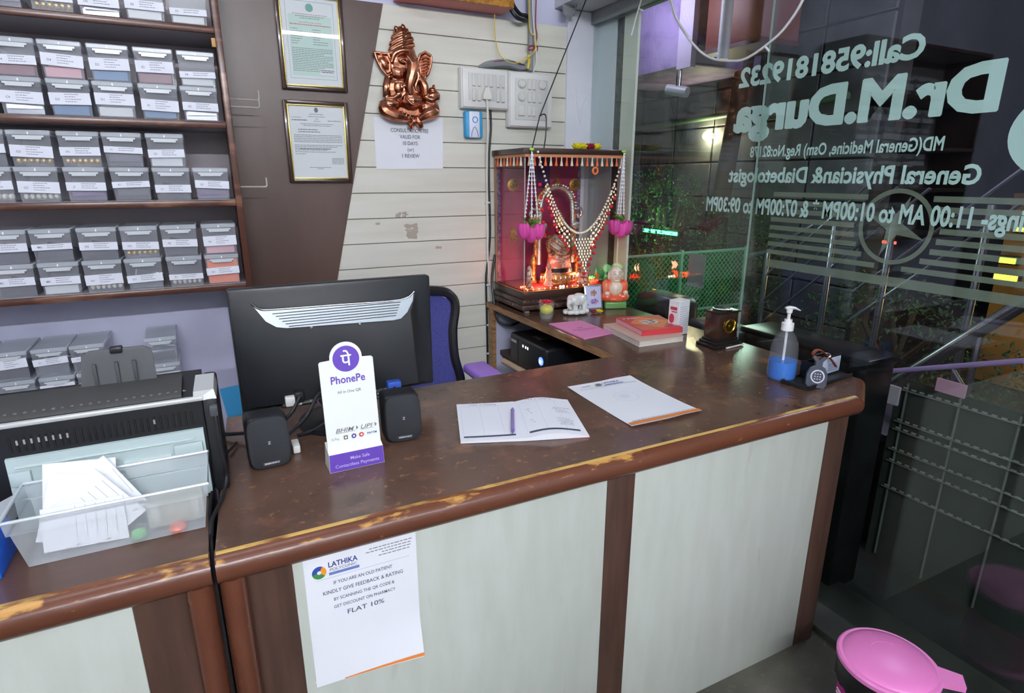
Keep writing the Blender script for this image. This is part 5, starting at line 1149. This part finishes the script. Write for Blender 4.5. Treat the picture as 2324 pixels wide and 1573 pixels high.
# ================================================================ power backup unit under the arm
t = thing('backup_unit', 'black power backup unit with lit blue button under the counter arm', 'power unit', (1.10, 1.925, .5706))
bu = M('backup black', (30, 31, 34), .35, bump=(900, .1))
obj('case', B().box(0, .26, 0, .32, 0, .125, .012, 3), bu, t)
obj('front_face', B().box(-.003, .004, .01, .31, .008, .112, .004), black_p, t)
obj('face_groove', B().box(-.004, -.002, .235, .238, .008, .112), M('groove', (10, 10, 10), .6), t)
obj('power_ring', B().lathe([(.017, 0), (.017, .003), (.012, .004), (.0005, .004)], T=Matrix.Translation((-.003, .03, .07)) @ Matrix.Rotation(-pi/2, 4, 'Y'), n=20), M('blue lamp', (40, 60, 255), emis=(50, 70, 255), es=3), t)
obj('power_symbol', B().tube(spline([(-.0078, .036, .075), (-.0078, .036, .066), (-.0078, .03, .062), (-.0078, .024, .066), (-.0078, .024, .075)], 4), .0012, 6), M('lamp pale', (200, 210, 255), emis=(200, 210, 255), es=3), t)
for y in (.185, .16, .142): obj('status_lamp', B().box(-.0045, -.003, y, y+.006, .088, .098), M('lamp white glow', (240, 240, 240), emis=(240, 244, 255), es=1.2), t)
obj('brand_bar', B().box(-.0042, -.003, .252, .30, .09, .1), M('case letters', (200, 202, 206), .4), t, smooth=False)
obj('sticker', B().box(.05, .16, .14, .2, .1252, .126), M('sticker brown', (84, 70, 64), .5, noise=(30, (120, 100, 90), .5, .6)), t)
t = thing('blue_folder', 'blue plastic folder lying beside the power backup unit', 'folder', (1.145, 1.6, .5706), .1)
obj('cover', B().box(0, .25, 0, .26, 0, .035, .002), M('folder blue', (52, 72, 176), .4), t)
obj('spine', B().box(-.003, .002, 0, .26, 0, .036, .001), M('folder blue dark', (36, 52, 140), .4), t)
tag(obj('wooden_rod', B().cyl((1.04, 2.19, .585), (1.125, 2.03, .535), .013), M('raw wood rod', (176, 152, 124), .6)), 'short wooden rod below the power backup unit', 'rod')

# ================================================================ pink pedal bin
t = thing('pedal_bin', 'pink lidded waste bin with black liner beside the glass', 'waste bin', (1.318, .625, 0))
pkm = M('bin magenta', (206, 40, 150), .3, noise=(9, (190, 34, 138), .4, .6)); pkl = M('bin pink', (230, 130, 196), .32)
obj('bucket', B().lathe([(.085, .0), (.088, .01), (.098, .2), (.0985, .215)], n=40, cap=False), pkm, t)
obj('bucket_floor', B().lathe([(.086, .002), (.086, .006), (.0005, .006)], n=30), pkm, t)
rl = random.Random(2)
rows = []
for r_, z, am in ((.0995, .225, 0), (.106, .222, .003), (.108, .205, .004), (.106, .18, .006), (.1025, .16, .008)):
    rows.append([((r_+rl.uniform(-1, 1)*am*.5)*cos(a*pi/24), (r_+rl.uniform(-1, 1)*am*.5)*sin(a*pi/24), z+rl.uniform(-1, 1)*am) for a in range(48)])
obj('black_liner', B().ring(rows, cap=False), M('liner black', (22, 22, 24), .3, bump=(40, .5)), t)
L = TR(0, 0, .232)
ld_ = obj('lid', B().lathe([(.104, -.012), (.109, -.01), (.1095, .0), (.105, .004), (.098, .0035), (.094, .008), (.08, .014), (.05, .019), (.02, .0215), (.0005, .022)], n=48, T=L), pkl, t)
obj('lid_ring', B().tube([L @ Vector((.04*cos(a*pi/16), .04*sin(a*pi/16), .0195)) for a in range(2, 13)], .0012, 5), pkl, ld_)
dx = Vector((.62, -.78, 0)).normalized(); pr_ = Vector((-dx.y, dx.x, 0))
obj('lid_lug', B().poly([L @ (dx*a+pr_*b_+Vector((0, 0, -.01))) for a, b_ in ((.09, -.028), (.15, -.02), (.15, .02), (.09, .028))], (0, 0, .014)), pkl, ld_)
for z in (.125, .135): obj('wire_handle', B().tube([(.1005*cos(a*pi/20), .1005*sin(a*pi/20), z) for a in range(16, 32)], .0022, 6), M('handle white', (220, 200, 214), .4), t)
obj('pedal', B().box(-.145, -.08, .0, .04, .004, .02, .006), pkl, t)
obj('base_ring', B().lathe([(.095, .0005), (.098, .012), (.09, .02)], n=40, cap=False), pkl, t)
# ================================================================ outside, seen through the glass at night
struct('ground', B().box(1.76, 9, -6, 12, -.06, -.01), M('outside paving', (52, 52, 52), .7, noise=(4, (36, 36, 36), .4, .6)))
pier = lambda y0, y1, x0, m_, lb_: struct('wall_pier', B().box(x0, x0+.012, y0, y1, 0, 2.6), m_, label=lb_)
pier(2.318, 2.6, XG+.03, M('pier bluish paint', (244, 246, 255), .6), 'pale bluish wall pier just outside the glass')
pier(2.262, 2.318, XG+.036, M('pier gap', (70, 76, 76), .8, noise=(40, (96, 100, 96), .5, .6)), 'dark ragged joint between two wall piers outside')
pier(2.168, 2.262, XG+.03, M('pier cream paint', (250, 248, 236), .6), 'cream wall pier just outside the glass')
# grey slab wall with tiles
sw_ = struct('wall_outer', B().box(3.25, 3.4, 2.1, 6.5, 0, 2.45), M('slab mortar', (46, 48, 48), .8))
tm = M('slab stone', (92, 96, 98), .6, noise=(5, (72, 76, 78), .4, .65), rand=.15)
me_ti = mesh(B().box(-.02, .0, .006, .394, .006, .234, .004, 1), tm)
for i in range(11):
    for j in range(9): o = obj('tile', me_ti, None, sw_); o.location = (3.25, 2.12+i*.4, .25+j*.24)
t = thing('overhead_beam', 'lavender painted overhead beam outside the glass', 'beam')
obj('beam', B().box(2.6, 3.2, 2.93, 3.9, 1.985, 2.6, .01), M('lavender paint', (150, 132, 176), .6, noise=(6, (120, 104, 146), .45, .65)), t)
obj('side_strip', B().box(2.56, 2.6, 2.86, 2.98, 1.96, 2.6, .004), M('lilac strip', (176, 164, 190), .6), t)
t = thing('security_camera', 'small grey security camera under the lavender beam', 'camera', (2.57, 2.96, 1.91))
obj('mount', B().cyl((0, 0, .05), (0, 0, -.04), .016), chrome, t); obj('camera_body', B().cyl((.02, -.06, -.08), (-.02, .07, -.05), .03), M('camera grey', (150, 150, 156), .4), t)
t = thing('hanging_signbox', 'reddish brown box hanging high outside the glass', 'sign box')
obj('box', B().box(2.62, 2.9, 2.42, 2.82, 2.04, 2.6, .01), M('sign brown', (120, 66, 60), .5), t); obj('bottom_edge', B().box(2.615, 2.905, 2.415, 2.825, 2.018, 2.042), M('sign edge', (72, 40, 38), .5), t)
tag(obj('white_downpipe', B().cyl((2.52, 2.57, 1.95), (2.52, 2.57, 2.6), .03), M('pipe white', (186, 188, 194), .5)), 'short white downpipe outside beside the brown sign box', 'pipe')
tag(obj('wall_rail', B().cyl((3.2, 2.3, 1.78), (3.2, 4.6, 1.72), .02), M('green rail paint', (84, 112, 86), .5)), 'green rail along the grey slab wall outside', 'rail')
# shrubs
def foliage(n, sx, sy, sz, seed, lf=.03):
    r = random.Random(seed); b = B()
    for _ in range(n):
        a, e = r.uniform(0, 2*pi), r.uniform(-1, 1); q = r.uniform(.35, 1)**.5; c = math.sqrt(1-e*e)
        p = Vector((sx*q*c*cos(a), sy*q*c*sin(a), sz*q*e)); T = TR(p.x, p.y, p.z, r.uniform(-1.2, 1.2), r.uniform(-1.2, 1.2), r.uniform(0, 6.3)); l = lf*r.uniform(.6, 1.3)
        b.raw([(0, 0, 0), (l*.5, -l*.22, l*.05), (l, 0, -l*.06), (l*.5, l*.22, l*.05)], [(0, 1, 2), (0, 2, 3)], T)
    return b
lv = M('night leaves', (56, 92, 44), .5, rand=.2)
def shrub(x, y, z, sx, sy, sz, n, seed, label, stem=True):
    t = thing('garden_shrub', label, 'shrub', (x, y, 0), 0, 'shrubs outside the glass')
    o = obj('foliage', foliage(n, sx, sy, sz, seed), lv, t, smooth=False); o.location = (0, 0, z)
    b = B()
    r = random.Random(seed)
    for i in range(5): b.tube(spline([(r.uniform(-.05, .05), r.uniform(-.05, .05), 0), (r.uniform(-.1, .1), r.uniform(-.1, .1), z*.5), (r.uniform(-sx, sx)*.6, r.uniform(-sy, sy)*.6, z+sz*.4)], 4), .012, 6)
    obj('stem', b, M('bark', (66, 52, 40), .8), t)
shrub(2.75, 3.25, .95, .3, .45, .5, 2600, 1, 'leafy shrub lit green behind the wire fence, nearest the shrine')
shrub(2.95, 2.72, .8, .25, .3, .45, 1900, 2, 'leafy shrub behind the wire fence, below the printed closing time')
shrub(3.0, 1.75, .55, .3, .5, .35, 1600, 3, 'low dark shrub behind the steel railing')
shrub(2.9, .95, .45, .3, .35, .3, 1100, 4, 'low shrub before the ochre wall outside')
tag(obj('tree_trunk', B().tube([(3.05, 2.98, 0), (3.04, 3.0, 1.2), (3.1, 2.95, 2.2)], [.07, .06, .05], 10), M('bark', ())), 'brown tree trunk among the shrubs outside', 'tree')
# green chain-link fence
t = thing('wire_fence', 'green chain-link fence in front of the shrubs outside', 'fence')
gw = M('green wire', (70, 150, 96), .5)
b = B(); x0_, x1_, z0_, z1_ = 1.72, 2.6, .38, .97; st_ = .03; FY = 2.345
k_ = int((x1_-x0_+z1_-z0_)/st_)
for i in range(1, k_):
    s = i*st_
    a0 = (x0_+s, z0_) if s <= x1_-x0_ else (x1_, z0_+s-(x1_-x0_)); a1 = (x0_, z0_+s) if s <= z1_-z0_ else (x0_+s-(z1_-z0_), z1_)
    for fl in (0, 1):
        p, q = [(x if not fl else x0_+x1_-x, z) for x, z in (a0, a1)]
        b.tube([(p[0], FY+fl*.003, p[1]), (q[0], FY+fl*.003, q[1])], .0018, 4)
o = obj('wire_mesh', b, gw, t, smooth=False); o['kind'] = 'stuff'
for z in (.97, .66, .4): obj('rail', B().cyl((x0_, FY, z), (x1_, FY, z), .008, n=8), M('fence rail', (96, 150, 120), .4), t)
for x in (1.74, 2.14, 2.6): obj('post', B().cyl((x, FY, 0), (x, FY, .985), .011, n=8), M('fence rail', ()), t)
tag(obj('shade_net', B().poly([(1.74, 2.42, -.005), (2.6, 2.42, -.005), (2.6, 2.42, .95), (1.74, 2.42, .95)], (0, .004, 0)), M('green shade net', (40, 118, 66), .7, alpha=.6, noise=(14, (22, 70, 40), .42, .6))), 'green shade net hung behind the wire fence', 'net')
# steel stair railing
t = thing('stair_railing', 'steel stair railing with sloping rods outside the glass', 'railing')
stl = M('railing steel', (176, 170, 188), .25, .9)
for y, za, zb in ((2.2, .1, .97), (1.84, .3, 1.14), (1.57, .1, 1.2), (1.22, .3, 1.25)): obj('post', B().cyl((2.6, y, za), (2.6, y, zb), .014, n=10), stl, t)
for dz, y1 in ((-.40, 1.45), (-.27, 1.58), (-.13, 1.72), (-.62, 1.1), (-.76, 1.0)): obj('rod', B().cyl((2.6, 2.2 if dz > -.5 else 1.7, .97+dz+(0 if dz > -.5 else .49)), (2.6, y1, .97+dz+(2.2-y1)*.98), .007, n=8), stl, t)
obj('handrail', B().tube([(2.6, 2.33, .93), (2.6, 2.2, .97), (2.6, 1.95, 1.13)], .013, 10), stl, t)
t = thing('ramp_rail', 'thick sloping steel tube crossing behind the sanitizer bottle', 'rail')
obj('tube', B().cyl((2.3, 1.45, .38), (2.3, .85, 1.05), .024, n=10), stl, t); obj('post', B().cyl((2.3, 1.03, 0), (2.3, 1.03, .86), .012, n=8), stl, t)
obj('brace', B().cyl((2.3, 1.1, .70), (2.3, .75, .30), .007, n=8), stl, t)
tag(obj('violet_pipe', B().cyl((2.06, 1.2, .68), (2.06, .80, .835), .009, n=10), M('violet paint', (170, 140, 196), .4)), 'violet painted pipe low outside the glass', 'pipe')
# planters and steps
t = thing('black_planter', 'long black granite planter just outside the glass', 'planter', (0, 0, 0))
gn_ = M('black granite', (24, 24, 26), .3)
obj('trough', B().box(1.70, 1.84, 1.03, 1.50, 0, .80, .006), gn_, t); obj('cap', B().box(1.69, 1.85, 1.02, 1.51, .80, .822, .004), gn_, t)
t = thing('stone_step', 'dark stone step behind the black planter', 'step', (0, 0, 0))
obj('step_block', B().box(2.1, 2.5, 1.16, 1.9, 0, .42, .008), M('step stone', (72, 66, 76), .45, noise=(8, (52, 48, 56), .4, .6)), t)
obj('tread', B().box(2.08, 2.5, 1.15, 1.92, .42, .45, .006), M('tread stone', (96, 88, 104), .4), t)
for i, (y, z, lb_) in enumerate(((2.05, .84, 'black storage bag outside beside the monk figurine'), (1.72, .78, 'black storage bag outside behind the white carton'))):
    b = B().box(-.09, .09, -.14, .14, 0, z, .05, 3); q = tag(obj('storage_bag', b, M('bag black', (26, 27, 30), .35, bump=(20, .6))), lb_, 'bag'); q.location = (1.80, y, 0)
tag(obj('glass_card', B().box(1.672, 1.675, 1.70, 1.79, .93, 1.06), M('card pale', (120, 134, 134), .4)), 'pale card standing outside the glass above the white carton', 'card')
# crate rack low outside
t = thing('wire_rack', 'dim wire rack of horizontal rods low outside the glass', 'rack')
rk = M('rack wire', (150, 156, 150), .35, .6)
me_c = mesh(B().box(-.002, .002, -.007, .007, -.0025, .0025), M('rack glint', (140, 146, 138), .4))
for z in (.665, .55, .52, .445, .40, .30):
    rd_ = obj('rod', B().cyl((2.02, -.2, z), (2.02, 1.1, z-.01), .0025, n=6), rk, t)
    for i in range(22): o = obj('rod_glint', me_c, None, rd_); o.location = (2.016, 1.08-i*.026, z-.0005*i*.3)  # pale ticks along the rods, modelled in place of glints
for i in range(9): obj('upright', B().cyl((2.026, -.2+i*.16, .02), (2.026, -.2+i*.16, .68), .004, n=6), M('rack dull', (96, 100, 98), .5), t)
obj('rack_back', B().box(2.035, 2.045, -.2, 1.12, .0, .69), M('rack board', (46, 52, 48), .7), t)
tag(obj('poster_board', B().box(2.0, 2.01, 1.09, 1.17, .60, .665), M('board pale', (190, 176, 190), .5)), 'pale board standing low behind the counter corner outside', 'board')
tag(obj('pink_board', B().box(2.0, 2.006, .90, .985, .692, .735), M('board pink', (200, 150, 176), .5)), 'pinkish board low outside beside the violet pipe', 'board')
# far ochre wall, lit signs
struct('wall_far', B().box(4.6, 4.7, -1.0, 2.05, 0, 1.25), M('ochre paint', (150, 112, 54), .6, noise=(3, (120, 88, 44), .4, .6)))
struct('wall_street', B().box(7.5, 7.6, -6, 12, 0, 3.4), M('street dark', (34, 32, 34), .8, noise=(1.2, (54, 50, 50), .5, .6)))
def sign(name, label, loc, s, col, es, cat='light', grp=None):
    t = thing(name, label, cat, loc, 0, grp)
    obj('housing', B().box(.0, .04, -s[0]/2-.01, s[0]/2+.01, -s[1]/2-.01, s[1]/2+.01, .004), black_p, t)
    obj('lit_face', B().box(-.006, .001, -s[0]/2, s[0]/2, -s[1]/2, s[1]/2), M('lit %s %s' % (col, es), col, emis=col, es=es), t)
sign('shop_light', 'yellow lit shop light on the ochre wall, topmost', (4.56, 1.955, 1.03), (.06, .025), (230, 220, 40), 2.2, grp='yellow shop lights')
sign('shop_light', 'yellow green lit shop light on the ochre wall, middle', (4.56, 1.985, .83), (.09, .035), (200, 220, 60), 2, grp='yellow shop lights')
sign('shop_light', 'yellow lit shop light on the ochre wall, lowest', (4.56, 1.975, .72), (.13, .035), (220, 220, 50), 2, grp='yellow shop lights')
sign('lit_window', 'small amber lit window far outside behind the emblem', (7.45, 5.0, .80), (.28, .53), (206, 150, 84), .6, 'window light')
sign('red_tail_light', 'red tail light far outside behind the ring emblem', (7.45, 4.54, .57), (.23, .034), (255, 60, 50), 2)
sign('green_lamp', 'bright green bar lamp in the shrubs outside', (2.66, 3.14, .995), (.34, .022), (40, 255, 110), 9)
sign('amber_lamp', 'small amber lamp outside behind the monk figurine', (2.59, 3.06, .60), (.06, .05), (255, 190, 80), 2.2)
for i, (dy, lb_) in enumerate(((0, 'red decorative lamp beads behind the wire fence'),)):
    b = B(); r = random.Random(1)
    for j in range(34): b.ell((2.66, 2.86+r.uniform(-.12, .12), .74+r.uniform(-.02, .02)), .011, u=6, v=4)
    tag(obj('lamp_beads', b, M('red beads', (255, 70, 40), emis=(255, 70, 40), es=3)), lb_, 'lights')
t = thing('wall_bulb', 'bright round bulb on the grey slab wall outside', 'bulb', (3.22, 3.33, 1.628))
obj('holder', B().cyl((.03, 0, 0), (-.01, 0, 0), .022), white_p, t)
obj('globe', B().ell((-.035, 0, 0), .03), M('bulb glow', (255, 240, 200), emis=(255, 236, 190), es=60), t)
for loc, c, e in (((2.6, 3.1, 1.1), (.35, 1, .45), .9), ((2.2, 2.0, 1.0), (.7, 1, .8), .7), ((2.9, 1.2, 2.2), (.85, .8, 1), 8), ((4.2, 1.3, .6), (1, .8, .3), 3), ((2.2, 3.0, 2.3), (.8, .75, 1), 5)):
    ld = bpy.data.lights.new('street_glow', 'POINT'); ld.energy = e; ld.color = c; ld.shadow_soft_size = .1
    lo = bpy.data.objects.new('street_glow', ld); COL.objects.link(lo); lo.location = loc

# ================================================================ white flex festooned on the inside of the glass
xg = XG-.024
t = thing('white_flex', 'white electric flex festooned across the glass above the lettering', 'cable')
obj('flex', B().tube(spline([(xg, 2.14, 1.90), (xg, 2.11, 1.97), (xg, 2.08, 2.03)], 5), .003, 6), wh, t)
obj('flex', B().tube(spline([(xg, 1.93, 2.03), (xg, 1.91, 1.96), (xg, 1.86, 1.885), (xg, 1.76, 1.79), (xg, 1.68, 1.742), (xg, 1.60, 1.722), (xg, 1.53, 1.716), (xg, 1.45, 1.742), (xg, 1.385, 1.78), (xg, 1.33, 1.85), (xg, 1.29, 1.98)], 8), .004, 6), wh, t)
obj('flex', B().tube(spline([(xg-.006, 1.93, 2.03), (xg-.006, 1.895, 1.955), (xg-.004, 1.865, 1.90), (xg-.002, 1.80, 1.83)], 6), .003, 6), wh, t)
for p, q in (((xg, 1.675, 1.744), (xg, 1.655, 1.752)), ((xg, 1.455, 1.742), (xg, 1.435, 1.722)), ((xg, 2.10, 1.985), (xg, 2.075, 1.975))): obj('lamp_stub', B().cyl(p, q, .0035, n=6), wh, t)
tag(obj('ceiling_string', B().tube(spline([(1.53, YB-.02, 1.76), (1.55, YB-.022, 1.62), (1.56, YB-.022, 1.60), (1.572, YB-.022, 1.61), (1.556, YB-.022, 1.585), (1.57, YB-.022, 1.66), (1.61, YB-.03, 1.74)], 6), .0012, 5), wh), 'thin white string looped on the white corner strip', 'string')
